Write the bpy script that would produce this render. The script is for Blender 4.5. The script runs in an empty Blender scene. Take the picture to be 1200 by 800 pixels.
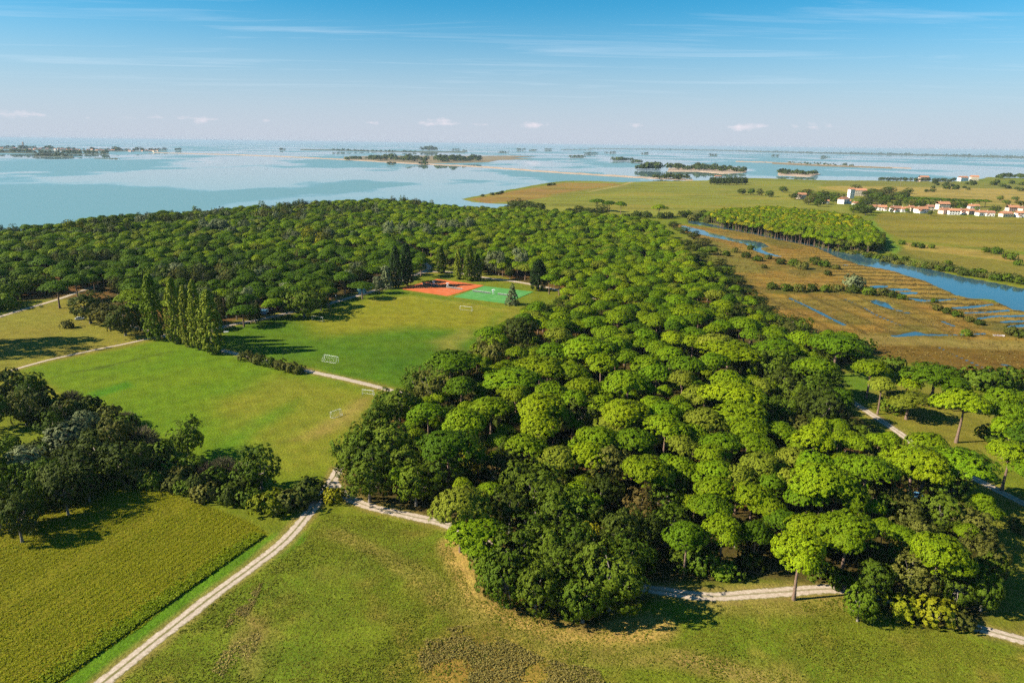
import bpy, math, random
import numpy as np
from mathutils import Matrix, Vector

# ------------------------------------------------------------------ camera
FOC, CAM_H = 800.0, 90.0            # focal length in photograph pixels (1200 wide), height above the ground
HOR0, HSL = 161.5, 0.0125           # horizon line: row at the left edge, slope
ROLL = math.atan(HSL)
PITCH = math.atan((400 - (HOR0 + HSL * 600)) * math.cos(ROLL) / FOC)
sc = bpy.context.scene
col = sc.collection
cd = bpy.data.cameras.new('camera')
cd.sensor_width = 36; cd.lens = 36 * FOC / 1200
cd.clip_start = 1; cd.clip_end = 120000
cam = bpy.data.objects.new('camera', cd); col.objects.link(cam)
c_, s_, cp_, sp_ = math.cos(ROLL), math.sin(ROLL), math.cos(PITCH), math.sin(PITCH)
right_ = Vector((c_, s_ * sp_, s_ * cp_)); up_ = Vector((-s_, c_ * sp_, c_ * cp_)); fwd_ = Vector((0, cp_, -sp_))
cam.matrix_world = Matrix(((right_.x, up_.x, -fwd_.x, 0), (right_.y, up_.y, -fwd_.y, 0),
                           (right_.z, up_.z, -fwd_.z, CAM_H), (0, 0, 0, 1)))
sc.camera = cam

# ------------------------------------------------------------------ light and exposure
SUN_EL = math.radians(33.0); SHADOW_AZ = math.radians(8.3)      # shadows run to +X, turned 8.3 deg towards +Y
to_sun = Vector((-math.cos(SHADOW_AZ) * math.cos(SUN_EL), -math.sin(SHADOW_AZ) * math.cos(SUN_EL), math.sin(SUN_EL)))
sl = bpy.data.lights.new('sun', 'SUN'); sl.energy = 5.0; sl.angle = math.radians(0.5); sl.color = (1.0, 0.91, 0.74)
sun = bpy.data.objects.new('sun', sl); col.objects.link(sun)
sun.rotation_euler = to_sun.to_track_quat('Z', 'Y').to_euler()
sun.location = (-300, -50, 400)
world = bpy.data.worlds.new('World'); sc.world = world; world.use_nodes = True
wn, wl = world.node_tree.nodes, world.node_tree.links
bgn = wn['Background']
SKY_STRENGTH = 0.05
sc.view_settings.view_transform = 'Standard'; sc.view_settings.look = 'None'
sc.view_settings.gamma = 1.0; sc.view_settings.use_curve_mapping = False
sc.view_settings.exposure = 1.25
cy = sc.cycles
cy.max_bounces = 5; cy.diffuse_bounces = 1; cy.glossy_bounces = 2; cy.transmission_bounces = 3
cy.volume_bounces = 1; cy.transparent_max_bounces = 4
cy.use_denoising = False; cy.sample_clamp_indirect = 1.5; cy.use_light_tree = False
cy.caustics_reflective = False; cy.caustics_refractive = False


def sky():
    N = lambda t, **k: _node(wn, t, **k)
    s = N('ShaderNodeTexSky'); s.sky_type = 'NISHITA'; s.sun_disc = False
    s.sun_elevation = SUN_EL; s.sun_rotation = math.atan2(to_sun.x, to_sun.y) % (2 * math.pi)
    s.altitude = 0; s.air_density = 1.0; s.dust_density = 0.15; s.ozone_density = 3.0
    tc = N('ShaderNodeTexCoord')
    sep = N('ShaderNodeSeparateXYZ'); wl.new(tc.outputs['Generated'], sep.inputs[0])
    # thin high streaks: direction projected on a high flat layer
    mx = _math(wn, wl, 'MAXIMUM', sep.outputs['Z'], 0.02)
    px = _math(wn, wl, 'DIVIDE', sep.outputs['X'], mx); py = _math(wn, wl, 'DIVIDE', sep.outputs['Y'], mx)
    cv = N('ShaderNodeCombineXYZ'); wl.new(_math(wn, wl, 'MULTIPLY', px, 0.22), cv.inputs[0]); wl.new(_math(wn, wl, 'MULTIPLY', py, 0.9), cv.inputs[1])
    n1 = N('ShaderNodeTexNoise'); n1.inputs['Scale'].default_value = 1.1; n1.inputs['Detail'].default_value = 6; n1.inputs['Roughness'].default_value = 0.62; n1.inputs['Distortion'].default_value = 0.7
    wl.new(cv.outputs[0], n1.inputs['Vector'])
    r1 = N('ShaderNodeMapRange'); r1.inputs[1].default_value = 0.53; r1.inputs[2].default_value = 0.85; r1.inputs[3].default_value = 0; r1.inputs[4].default_value = 0.45
    wl.new(n1.outputs['Fac'], r1.inputs[0])
    fade = N('ShaderNodeMapRange'); fade.interpolation_type = 'SMOOTHSTEP'; fade.inputs[1].default_value = 0.03; fade.inputs[2].default_value = 0.10
    wl.new(sep.outputs['Z'], fade.inputs[0])
    wisps = _math(wn, wl, 'MULTIPLY', r1.outputs[0], fade.outputs[0])
    # low banks of small cumulus in a band above the horizon, all round
    az = _math(wn, wl, 'SUBTRACT', _math(wn, wl, 'ARCTAN2', sep.outputs['X'], sep.outputs['Y']), 0.19)
    cv2 = N('ShaderNodeCombineXYZ'); wl.new(_math(wn, wl, 'MULTIPLY', az, 17.0), cv2.inputs[0])
    wl.new(_math(wn, wl, 'MULTIPLY', sep.outputs['Z'], 38.0), cv2.inputs[1]); cv2.inputs[2].default_value = 3.7
    n2 = N('ShaderNodeTexNoise'); n2.inputs['Scale'].default_value = 1.0; n2.inputs['Detail'].default_value = 7; n2.inputs['Roughness'].default_value = 0.6
    wl.new(cv2.outputs[0], n2.inputs['Vector'])
    band = _math(wn, wl, 'ABSOLUTE', _math(wn, wl, 'SUBTRACT', sep.outputs['Z'], 0.026))
    bandm = N('ShaderNodeMapRange'); bandm.inputs[1].default_value = 0.0; bandm.inputs[2].default_value = 0.024; bandm.inputs[3].default_value = 0.16; bandm.inputs[4].default_value = -0.30
    wl.new(band, bandm.inputs[0])
    cv3 = N('ShaderNodeCombineXYZ'); wl.new(_math(wn, wl, 'MULTIPLY', az, 4.3), cv3.inputs[0]); cv3.inputs[1].default_value = 5.2
    n3 = N('ShaderNodeTexNoise'); n3.inputs['Scale'].default_value = 1.0; n3.inputs['Detail'].default_value = 2; wl.new(cv3.outputs[0], n3.inputs['Vector'])
    grp = N('ShaderNodeMapRange'); grp.inputs[1].default_value = 0.35; grp.inputs[2].default_value = 0.65; grp.inputs[3].default_value = -0.12; grp.inputs[4].default_value = 0.06
    wl.new(n3.outputs['Fac'], grp.inputs[0])
    sm = _math(wn, wl, 'ADD', _math(wn, wl, 'ADD', n2.outputs['Fac'], bandm.outputs[0]), grp.outputs[0])
    r2 = N('ShaderNodeMapRange'); r2.inputs[1].default_value = 0.65; r2.inputs[2].default_value = 0.80; r2.inputs[3].default_value = 0; r2.inputs[4].default_value = 0.62
    wl.new(sm, r2.inputs[0])
    # clear blue above, a pale lilac veil of sea haze low down, the same all round
    tint = N('ShaderNodeMix'); tint.data_type = 'RGBA'; tint.blend_type = 'MULTIPLY'; tint.inputs['Factor'].default_value = 1
    wl.new(s.outputs[0], tint.inputs[6]); tint.inputs[7].default_value = (0.20, 0.88, 1.10, 1)
    veil = N('ShaderNodeMapRange'); veil.interpolation_type = 'SMOOTHSTEP'
    for i_, q_ in enumerate((0.0, 0.19, 0.93, 0.0)):
        veil.inputs[i_ + 1].default_value = q_
    wl.new(sep.outputs['Z'], veil.inputs[0])
    mv = N('ShaderNodeMix'); mv.data_type = 'RGBA'; wl.new(veil.outputs[0], mv.inputs['Factor'])
    wl.new(tint.outputs[2], mv.inputs[6]); mv.inputs[7].default_value = (5.1, 5.35, 6.3, 1)
    m1 = N('ShaderNodeMix'); m1.data_type = 'RGBA'; wl.new(wisps, m1.inputs['Factor'])
    wl.new(mv.outputs[2], m1.inputs[6]); m1.inputs[7].default_value = (7.0, 8.0, 9.0, 1)
    m2 = N('ShaderNodeMix'); m2.data_type = 'RGBA'; wl.new(r2.outputs[0], m2.inputs['Factor'])
    wl.new(m1.outputs[2], m2.inputs[6]); m2.inputs[7].default_value = (8.8, 7.7, 8.2, 1)
    wl.new(m2.outputs[2], bgn.inputs[0]); bgn.inputs[1].default_value = SKY_STRENGTH


def _node(nodes, t, **k):
    n = nodes.new(t)
    for a, b in k.items():
        setattr(n, a, b)
    return n


def _math(nodes, links, op, a, b=None, clamp=False):
    n = nodes.new('ShaderNodeMath'); n.operation = op; n.use_clamp = clamp
    for i, v in enumerate((a, b)):
        if v is None:
            continue
        if isinstance(v, (int, float)):
            n.inputs[i].default_value = v
        else:
            links.new(v, n.inputs[i])
    return n.outputs[0]


sky()

# ------------------------------------------------------------------ helpers: survey points
def hor_fix(x, y):
    """the lens bows the photographed horizon; straighten rows near it"""
    t = 163.9 + 0.01375 * (x - 600) + 2.19e-5 * (x - 600) ** 2
    m = HOR0 + HSL * x
    return y + (m - t) * min(1, max(0, (300 - y) / 137.0))


def G(x, y, z=0.0):
    """surveyed ground position (metres) of a point seen in the photograph, at height z"""
    y = hor_fix(x, y)
    u = (x - 600) / FOC; v = (400 - y) / FOC
    u, v = u * c_ - v * s_, u * s_ + v * c_
    d = (u, cp_ + v * sp_, -sp_ + v * cp_)
    t = (z - CAM_H) / d[2]
    return (d[0] * t, d[1] * t)


def depth(x, y, z=0.0):
    p = G(x, y, z)
    return p[1] * cp_ + (CAM_H - z) * sp_


def GP(pts, z=0.0):
    return [G(a, b, z) for a, b in pts]


rng = np.random.default_rng(7)
random.seed(7)


def vnoise(x, y, seed=0):
    xi = np.floor(x).astype(np.int64); yi = np.floor(y).astype(np.int64)
    xf = x - xi; yf = y - yi
    xf = xf * xf * (3 - 2 * xf); yf = yf * yf * (3 - 2 * yf)

    def h(a, b):
        n = (a * 374761393 + b * 668265263 + seed * 1442695041) & 0x7fffffff
        n = ((n ^ (n >> 13)) * 1274126177) & 0x7fffffff
        n = n ^ (n >> 16)
        return (n & 0xffff) / 65535.0
    a = h(xi, yi); b = h(xi + 1, yi); c = h(xi, yi + 1); d = h(xi + 1, yi + 1)
    return (a * (1 - xf) + b * xf) * (1 - yf) + (c * (1 - xf) + d * xf) * yf


def fbm(x, y, wl_, seed=0, octv=4):
    s = 0; a = 0.5; f = 1.0 / wl_; t = 0
    for i in range(octv):
        s = s + a * vnoise(x * f + 17.3 * i, y * f + 9.1 * i, seed + i); t += a
        a *= 0.5; f *= 2.03
    return s / t


def seg_dist(X, Y, pts, closed):
    d = np.full(X.shape, 1e9)
    n = len(pts)
    for i in range(n if closed else n - 1):
        ax, ay = pts[i]; bx, by = pts[(i + 1) % n]
        ex, ey = bx - ax, by - ay
        L = ex * ex + ey * ey + 1e-9
        t = np.clip(((X - ax) * ex + (Y - ay) * ey) / L, 0, 1)
        d = np.minimum(d, (X - ax - t * ex) ** 2 + (Y - ay - t * ey) ** 2)
    return np.sqrt(d)


def inside(X, Y, pts):
    r = np.zeros(X.shape, bool); n = len(pts)
    for i in range(n):
        ax, ay = pts[i]; bx, by = pts[(i + 1) % n]
        if ay == by:
            continue
        c = ((ay > Y) != (by > Y)) & (X < (bx - ax) * (Y - ay) / (by - ay) + ax)
        r ^= c
    return r


def sdf(X, Y, pts, margin=40.0):
    """signed distance (positive inside), only accurate near the polygon"""
    a = np.array(pts); out = np.full(X.shape, -1e6)
    k = (X > a[:, 0].min() - margin) & (X < a[:, 0].max() + margin) & (Y > a[:, 1].min() - margin) & (Y < a[:, 1].max() + margin)
    if k.any():
        x, y = X[k], Y[k]
        d = seg_dist(x, y, pts, True)
        out[k] = np.where(inside(x, y, pts), d, -d)
    return out


def ldist(X, Y, pts, margin=40.0):
    a = np.array(pts); out = np.full(X.shape, 1e6)
    k = (X > a[:, 0].min() - margin) & (X < a[:, 0].max() + margin) & (Y > a[:, 1].min() - margin) & (Y < a[:, 1].max() + margin)
    if k.any():
        out[k] = seg_dist(X[k], Y[k], pts, False)
    return out


def spline(pts, step):
    p = np.array(pts, float)
    p = np.vstack([2 * p[0] - p[1], p, 2 * p[-1] - p[-2]])
    out = []
    for i in range(1, len(p) - 2):
        L = np.linalg.norm(p[i + 1] - p[i]); n = max(2, int(L / step))
        for k in range(n):
            t = k / n
            out.append(0.5 * ((2 * p[i]) + (-p[i - 1] + p[i + 1]) * t + (2 * p[i - 1] - 5 * p[i] + 4 * p[i + 1] - p[i + 2]) * t * t
                              + (-p[i - 1] + 3 * p[i] - 3 * p[i + 1] + p[i + 2]) * t ** 3))
    out.append(p[-2])
    return np.array(out)


# ------------------------------------------------------------------ helpers: meshes and objects
def mesh_np(name, V, F, mats=(), midx=None, smooth=False):
    """fast mesh from arrays; F is (n,k)"""
    V = np.asarray(V, np.float32); F = np.asarray(F, np.int32)
    me = bpy.data.meshes.new(name)
    me.vertices.add(len(V)); me.vertices.foreach_set('co', V.ravel())
    n, k = F.shape
    me.loops.add(n * k); me.loops.foreach_set('vertex_index', F.ravel())
    me.polygons.add(n)
    me.polygons.foreach_set('loop_start', np.arange(0, n * k, k, dtype=np.int32))
    me.polygons.foreach_set('loop_total', np.full(n, k, np.int32))
    for m in mats:
        me.materials.append(m)
    if midx is not None:
        me.polygons.foreach_set('material_index', np.asarray(midx, np.int32))
    if smooth:
        me.polygons.foreach_set('use_smooth', np.ones(n, bool))
    me.update(calc_edges=True)
    return me


def link(name, me, parent=None, loc=None):
    o = bpy.data.objects.new(name, me); col.objects.link(o)
    if parent is not None:
        o.parent = parent
    if loc is not None:
        o.location = loc
    return o


def tag(o, label=None, cat=None, group=None, kind=None):
    if label: o['label'] = label
    if cat: o['category'] = cat
    if group: o['group'] = group
    if kind: o['kind'] = kind
    return o


def thing(name, label, cat, loc, rz=0.0, group=None, scale=None):
    o = bpy.data.objects.new(name, None); col.objects.link(o)
    o.empty_display_size = 0.5
    o.location = loc; o.rotation_euler = (0, 0, rz)
    if scale is not None:
        o.scale = scale
    return tag(o, label, cat, group)


class MB:
    """collects quads"""
    def __init__(s): s.v = []; s.f = []
    def box(s, x0, x1, y0, y1, z0, z1, taper=0.0):
        b = len(s.v); t = taper
        s.v += [(x0, y0, z0), (x1, y0, z0), (x1, y1, z0), (x0, y1, z0),
                (x0 + t, y0 + t, z1), (x1 - t, y0 + t, z1), (x1 - t, y1 - t, z1), (x0 + t, y1 - t, z1)]
        s.f += [(b, b + 3, b + 2, b + 1), (b + 4, b + 5, b + 6, b + 7), (b, b + 1, b + 5, b + 4),
                (b + 1, b + 2, b + 6, b + 5), (b + 2, b + 3, b + 7, b + 6), (b + 3, b, b + 4, b + 7)]
        return s
    def prism(s, prof, y0, y1):
        """profile in xz (convex or simple), extruded along y; ends as ngons cut into quads fan"""
        b = len(s.v); n = len(prof)
        s.v += [(x, y0, z) for x, z in prof] + [(x, y1, z) for x, z in prof]
        for i in range(n):
            j = (i + 1) % n
            s.f.append((b + i, b + j, b + n + j, b + n + i))
        for base, flip in ((b, False), (b + n, True)):
            for i in range(1, n - 1):
                q = (base, base + i, base + i + 1, base + i + 1)
                s.f.append(q[:3] if not flip else (base, base + i + 1, base + i))
        return s
    def tube(s, pts, rad, seg=6, cap=True):
        b = len(s.v); pts = [Vector(p) for p in pts]
        for i, p in enumerate(pts):
            d = (pts[min(i + 1, len(pts) - 1)] - pts[max(i - 1, 0)]).normalized()
            a = d.orthogonal().normalized()
            if abs(d.z) > 0.7:
                a = (Vector((1, 0, 0)) - d * d.x).normalized()
            c = d.cross(a)
            for k in range(seg):
                t = 2 * math.pi * k / seg
                s.v.append(tuple(p + (a * math.cos(t) + c * math.sin(t)) * rad[i]))
        for i in range(len(pts) - 1):
            for k in range(seg):
                k2 = (k + 1) % seg
                s.f.append((b + i * seg + k, b + i * seg + k2, b + (i + 1) * seg + k2, b + (i + 1) * seg + k))
        if cap:
            s.f.append(tuple(b + (len(pts) - 1) * seg + k for k in range(seg)))
        return s
    def mesh(s, name, mat, smooth=False):
        me = bpy.data.meshes.new(name); me.from_pydata(s.v, [], s.f); me.materials.append(mat)
        if smooth:
            me.polygons.foreach_set('use_smooth', np.ones(len(me.polygons), bool))
        me.update(); return me
    def build(s, name, mat, parent=None, loc=None, smooth=False):
        return link(name, s.mesh(name, mat, smooth), parent, loc)


# ------------------------------------------------------------------ materials
def newmat(name):
    m = bpy.data.materials.new(name); m.use_nodes = True
    nt = m.node_tree; nt.nodes.clear()
    out = nt.nodes.new('ShaderNodeOutputMaterial')
    return m, nt.nodes, nt.links, out


def noise(N, L, vec, scale, detail=4, rough=0.55):
    n = N.new('ShaderNodeTexNoise'); n.inputs['Scale'].default_value = scale
    n.inputs['Detail'].default_value = detail; n.inputs['Roughness'].default_value = rough
    if vec is not None:
        L.new(vec, n.inputs['Vector'])
    return n.outputs['Fac']


def rng_node(N, L, v, a, b, c, d):
    r = N.new('ShaderNodeMapRange')
    for i, q in enumerate((a, b, c, d)):
        r.inputs[i + 1].default_value = q
    L.new(v, r.inputs[0]); return r.outputs[0]


def plain(name, rgb, rough=0.7, var=0.15, scale=2.0, spec=0.3, metal=0.0):
    m, N, L, out = newmat(name)
    p = N.new('ShaderNodeBsdfPrincipled'); p.inputs['Roughness'].default_value = rough
    p.inputs['Specular IOR Level'].default_value = spec; p.inputs['Metallic'].default_value = metal
    tc = N.new('ShaderNodeTexCoord')
    f = noise(N, L, tc.outputs['Object'], scale, 5)
    r = rng_node(N, L, f, 0.3, 0.7, 1 - var, 1 + var)
    mx = N.new('ShaderNodeMix'); mx.data_type = 'RGBA'; mx.blend_type = 'MULTIPLY'; mx.inputs['Factor'].default_value = 1
    mx.inputs[6].default_value = (*rgb, 1); L.new(r, mx.inputs[7])
    L.new(mx.outputs[2], p.inputs['Base Color']); L.new(p.outputs[0], out.inputs[0])
    return m


def leafmat(name, rgb, rgb2, trans=0.14, spread=0.45, patch=0.6):
    """foliage: colour varies from tree to tree and from spray to spray"""
    m, N, L, out = newmat(name)
    oi = N.new('ShaderNodeObjectInfo'); tc = N.new('ShaderNodeTexCoord')
    f = noise(N, L, tc.outputs['Object'], patch, 3)
    f2 = noise(N, L, tc.outputs['Object'], 4.0, 2)
    a = _math(N, L, 'MULTIPLY', oi.outputs['Random'], 0.65)
    b = _math(N, L, 'MULTIPLY', rng_node(N, L, f, 0.3, 0.7, 0, 1), 0.35)
    mix = N.new('ShaderNodeMix'); mix.data_type = 'RGBA'
    L.new(_math(N, L, 'ADD', a, b), mix.inputs['Factor'])
    mix.inputs[6].default_value = (*rgb, 1); mix.inputs[7].default_value = (*rgb2, 1)
    v = _math(N, L, 'MULTIPLY', rng_node(N, L, f2, 0.3, 0.7, 1 - spread, 1 + spread),
              rng_node(N, L, _math(N, L, 'FRACT', _math(N, L, 'MULTIPLY', oi.outputs['Random'], 37.7)), 0, 1, 0.78, 1.18))
    mul = N.new('ShaderNodeMix'); mul.data_type = 'RGBA'; mul.blend_type = 'MULTIPLY'; mul.inputs['Factor'].default_value = 1
    L.new(mix.outputs[2], mul.inputs[6]); L.new(v, mul.inputs[7])
    p = N.new('ShaderNodeBsdfPrincipled'); p.inputs['Roughness'].default_value = 0.6; p.inputs['Specular IOR Level'].default_value = 0.06
    t = N.new('ShaderNodeBsdfTranslucent'); ms = N.new('ShaderNodeMixShader'); ms.inputs[0].default_value = trans
    L.new(mul.outputs[2], p.inputs['Base Color']); L.new(mul.outputs[2], t.inputs['Color'])
    L.new(p.outputs[0], ms.inputs[1]); L.new(t.outputs[0], ms.inputs[2]); L.new(ms.outputs[0], out.inputs[0])
    return m


M = {}
M['pine'] = leafmat('pine_needles', (0.080, 0.165, 0.003), (0.190, 0.232, 0.003))
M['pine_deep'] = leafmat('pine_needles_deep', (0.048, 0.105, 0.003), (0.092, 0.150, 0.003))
M['pine_pale'] = leafmat('pine_needles_pale', (0.130, 0.165, 0.010), (0.180, 0.200, 0.014))
M['oak'] = leafmat('oak_leaves', (0.052, 0.095, 0.005), (0.098, 0.132, 0.008))
M['holm'] = leafmat('holm_oak_leaves', (0.036, 0.054, 0.005), (0.060, 0.078, 0.008))
M['olive'] = leafmat('olive_leaves', (0.078, 0.092, 0.014), (0.115, 0.108, 0.018))
M['lime'] = leafmat('light_green_leaves', (0.080, 0.132, 0.006), (0.120, 0.165, 0.008))
M['yellow'] = leafmat('yellowing_leaves', (0.13, 0.165, 0.006), (0.23, 0.20, 0.007))
M['rust'] = leafmat('rust_leaves', (0.12, 0.062, 0.015), (0.12, 0.105, 0.025))
M['silver'] = leafmat('silver_leaves', (0.125, 0.155, 0.060), (0.18, 0.20, 0.09))
M['pine_yellow'] = leafmat('pine_needles_yellow', (0.22, 0.23, 0.004), (0.32, 0.27, 0.005))
M['bare'] = leafmat('bare_twigs', (0.10, 0.072, 0.05), (0.085, 0.082, 0.035))
M['cypress'] = leafmat('cypress_leaves', (0.020, 0.044, 0.009), (0.032, 0.058, 0.010))
M['poplar'] = leafmat('poplar_leaves', (0.135, 0.180, 0.012), (0.215, 0.240, 0.022))
M['reed'] = leafmat('reed_blades', (0.12, 0.115, 0.03), (0.10, 0.12, 0.025))
M['bark'] = plain('pine_bark', (0.16, 0.105, 0.075), 0.9, 0.35, 3)
M['bark_grey'] = plain('grey_bark', (0.17, 0.145, 0.12), 0.9, 0.3, 3)
M['white'] = plain('white_paint', (0.78, 0.78, 0.76), 0.5, 0.05)
M['tyre'] = plain('tyre_rubber', (0.02, 0.02, 0.02), 0.8)
M['glass'] = plain('dark_glass', (0.03, 0.045, 0.055), 0.08, 0.05, spec=0.6)
M['steel'] = plain('galvanised_steel', (0.45, 0.46, 0.47), 0.45, 0.1, metal=0.6)
M['wood'] = plain('weathered_wood', (0.22, 0.17, 0.12), 0.85, 0.25)
M['wall_white'] = plain('white_render', (0.74, 0.71, 0.66), 0.85, 0.10, 0.4)
M['wall_cream'] = plain('cream_render', (0.66, 0.56, 0.42), 0.85, 0.10, 0.4)
M['wall_pink'] = plain('pink_render', (0.62, 0.42, 0.36), 0.85, 0.10, 0.4)
M['tile'] = plain('terracotta_tiles', (0.42, 0.19, 0.10), 0.85, 0.25, 0.8)
M['tile_dark'] = plain('aged_terracotta', (0.32, 0.15, 0.09), 0.85, 0.28, 0.8)
M['shutter'] = plain('green_shutter', (0.10, 0.14, 0.11), 0.6)
M['door'] = plain('brown_door', (0.16, 0.09, 0.05), 0.6)
M['teal'] = plain('teal_canvas', (0.25, 0.48, 0.45), 0.7)
M['blue'] = plain('blue_panel', (0.10, 0.26, 0.42), 0.5)
M['red'] = plain('red_panel', (0.45, 0.06, 0.05), 0.5)
M['grey'] = plain('grey_panel', (0.35, 0.35, 0.35), 0.6)


def ground_mat():
    m, N, L, out = newmat('ground_cover')
    at = N.new('ShaderNodeAttribute'); at.attribute_name = 'cover'
    ge = N.new('ShaderNodeNewGeometry'); pos = ge.outputs['Position']
    f1 = noise(N, L, pos, 1.6, 6, 0.68); f2 = noise(N, L, pos, 0.16, 5, 0.6); f3 = noise(N, L, pos, 0.03, 4, 0.55)
    v = _math(N, L, 'MULTIPLY', rng_node(N, L, f1, 0.3, 0.7, 0.58, 1.42), rng_node(N, L, f2, 0.3, 0.7, 0.78, 1.22))
    mul = N.new('ShaderNodeMix'); mul.data_type = 'RGBA'; mul.blend_type = 'MULTIPLY'; mul.inputs['Factor'].default_value = 1
    dr = N.new('ShaderNodeMix'); dr.data_type = 'RGBA'; f4 = noise(N, L, pos, 0.42, 6, 0.7)
    L.new(rng_node(N, L, f4, 0.44, 0.68, 0, 0.38), dr.inputs['Factor'])
    dm = N.new('ShaderNodeMix'); dm.data_type = 'RGBA'; dm.blend_type = 'MULTIPLY'; dm.inputs['Factor'].default_value = 1
    L.new(at.outputs['Color'], dm.inputs[6]); dm.inputs[7].default_value = (1.45, 1.08, 1.9, 1)
    L.new(at.outputs['Color'], dr.inputs[6]); L.new(dm.outputs[2], dr.inputs[7])
    hs = N.new('ShaderNodeHueSaturation'); L.new(dr.outputs[2], hs.inputs['Color'])
    L.new(rng_node(N, L, f3, 0.3, 0.7, 0.488, 0.512), hs.inputs['Hue'])
    L.new(hs.outputs[0], mul.inputs[6]); L.new(v, mul.inputs[7])
    p = N.new('ShaderNodeBsdfPrincipled'); p.inputs['Roughness'].default_value = 0.95; p.inputs['Specular IOR Level'].default_value = 0.05
    L.new(mul.outputs[2], p.inputs['Base Color'])
    b = N.new('ShaderNodeBump'); b.inputs['Strength'].default_value = 0.9; b.inputs['Distance'].default_value = 0.35
    L.new(f1, b.inputs['Height']); L.new(b.outputs[0], p.inputs['Normal'])
    L.new(p.outputs[0], out.inputs[0]); return m


def path_mat():
    """white gravel track: two pale ruts, a grassy crown between and ragged verges"""
    m, N, L, out = newmat('gravel_track')
    uv = N.new('ShaderNodeUVMap'); uv.uv_map = 'across'
    sp = N.new('ShaderNodeSeparateXYZ'); L.new(uv.outputs[0], sp.inputs[0])
    ge = N.new('ShaderNodeNewGeometry'); pos = ge.outputs['Position']
    f1 = noise(N, L, pos, 0.7, 6, 0.7); f2 = noise(N, L, pos, 1.6, 6, 0.75)
    cdist = _math(N, L, 'ABSOLUTE', _math(N, L, 'SUBTRACT', sp.outputs[0], 0.5))
    mid = rng_node(N, L, _math(N, L, 'ADD', cdist, _math(N, L, 'MULTIPLY', _math(N, L, 'SUBTRACT', f1, 0.5), 0.22)), 0.035, 0.10, 1, 0)
    edge = rng_node(N, L, _math(N, L, 'ADD', cdist, _math(N, L, 'MULTIPLY', _math(N, L, 'SUBTRACT', f1, 0.5), 0.55)), 0.33, 0.43, 0, 1)
    g = _math(N, L, 'MAXIMUM', _math(N, L, 'MULTIPLY', _math(N, L, 'MULTIPLY', mid, sp.outputs[1]), 0.92), edge)
    grav = N.new('ShaderNodeMix'); grav.data_type = 'RGBA'; L.new(rng_node(N, L, f2, 0.35, 0.65, 0, 1), grav.inputs['Factor'])
    grav.inputs[6].default_value = (0.30, 0.225, 0.16, 1); grav.inputs[7].default_value = (0.50, 0.42, 0.34, 1)
    mix = N.new('ShaderNodeMix'); mix.data_type = 'RGBA'; L.new(g, mix.inputs['Factor'])
    L.new(grav.outputs[2], mix.inputs[6]); mix.inputs[7].default_value = (0.135, 0.120, 0.035, 1)
    p = N.new('ShaderNodeBsdfPrincipled'); p.inputs['Roughness'].default_value = 0.95; p.inputs['Specular IOR Level'].default_value = 0.1
    L.new(mix.outputs[2], p.inputs['Base Color'])
    b = N.new('ShaderNodeBump'); b.inputs['Strength'].default_value = 0.5; b.inputs['Distance'].default_value = 0.08
    L.new(f2, b.inputs['Height']); L.new(b.outputs[0], p.inputs['Normal'])
    L.new(p.outputs[0], out.inputs[0]); return m


def water_mat(name, base, calm_rough, wind_rough, big, ruffle_lo, ruffle_hi, bump, ior=1.333):
    m, N, L, out = newmat(name)
    ge = N.new('ShaderNodeNewGeometry'); pos = ge.outputs['Position']
    mp = N.new('ShaderNodeMapping'); mp.inputs['Scale'].default_value = (1.0, 0.62, 1.0); mp.inputs['Rotation'].default_value = (0, 0, 0.12); L.new(pos, mp.inputs['Vector'])
    f = noise(N, L, mp.outputs[0], big, 6, 0.55)
    w = rng_node(N, L, f, ruffle_lo, ruffle_hi, 0, 1)
    p = N.new('ShaderNodeBsdfPrincipled'); p.inputs['IOR'].default_value = ior
    p.inputs['Base Color'].default_value = (*base, 1)
    L.new(_math(N, L, 'ADD', _math(N, L, 'MULTIPLY', w, wind_rough - calm_rough), calm_rough), p.inputs['Roughness'])
    h = noise(N, L, pos, 0.9, 3, 0.6)
    b = N.new('ShaderNodeBump'); b.inputs['Distance'].default_value = 0.25
    L.new(_math(N, L, 'ADD', _math(N, L, 'MULTIPLY', w, bump), 0.01), b.inputs['Strength']); L.new(h, b.inputs['Height'])
    L.new(b.outputs[0], p.inputs['Normal'])
    L.new(p.outputs[0], out.inputs[0]); return m


M['ground'] = ground_mat()
M['path'] = path_mat()
M['water'] = water_mat('lagoon_water', (0.12, 0.225, 0.225), 0.02, 0.33, 0.0013, 0.485, 0.525, 0.10, 1.5)
M['river'] = water_mat('river_water', (0.03, 0.075, 0.10), 0.03, 0.12, 0.02, 0.4, 0.7, 0.02)

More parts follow.
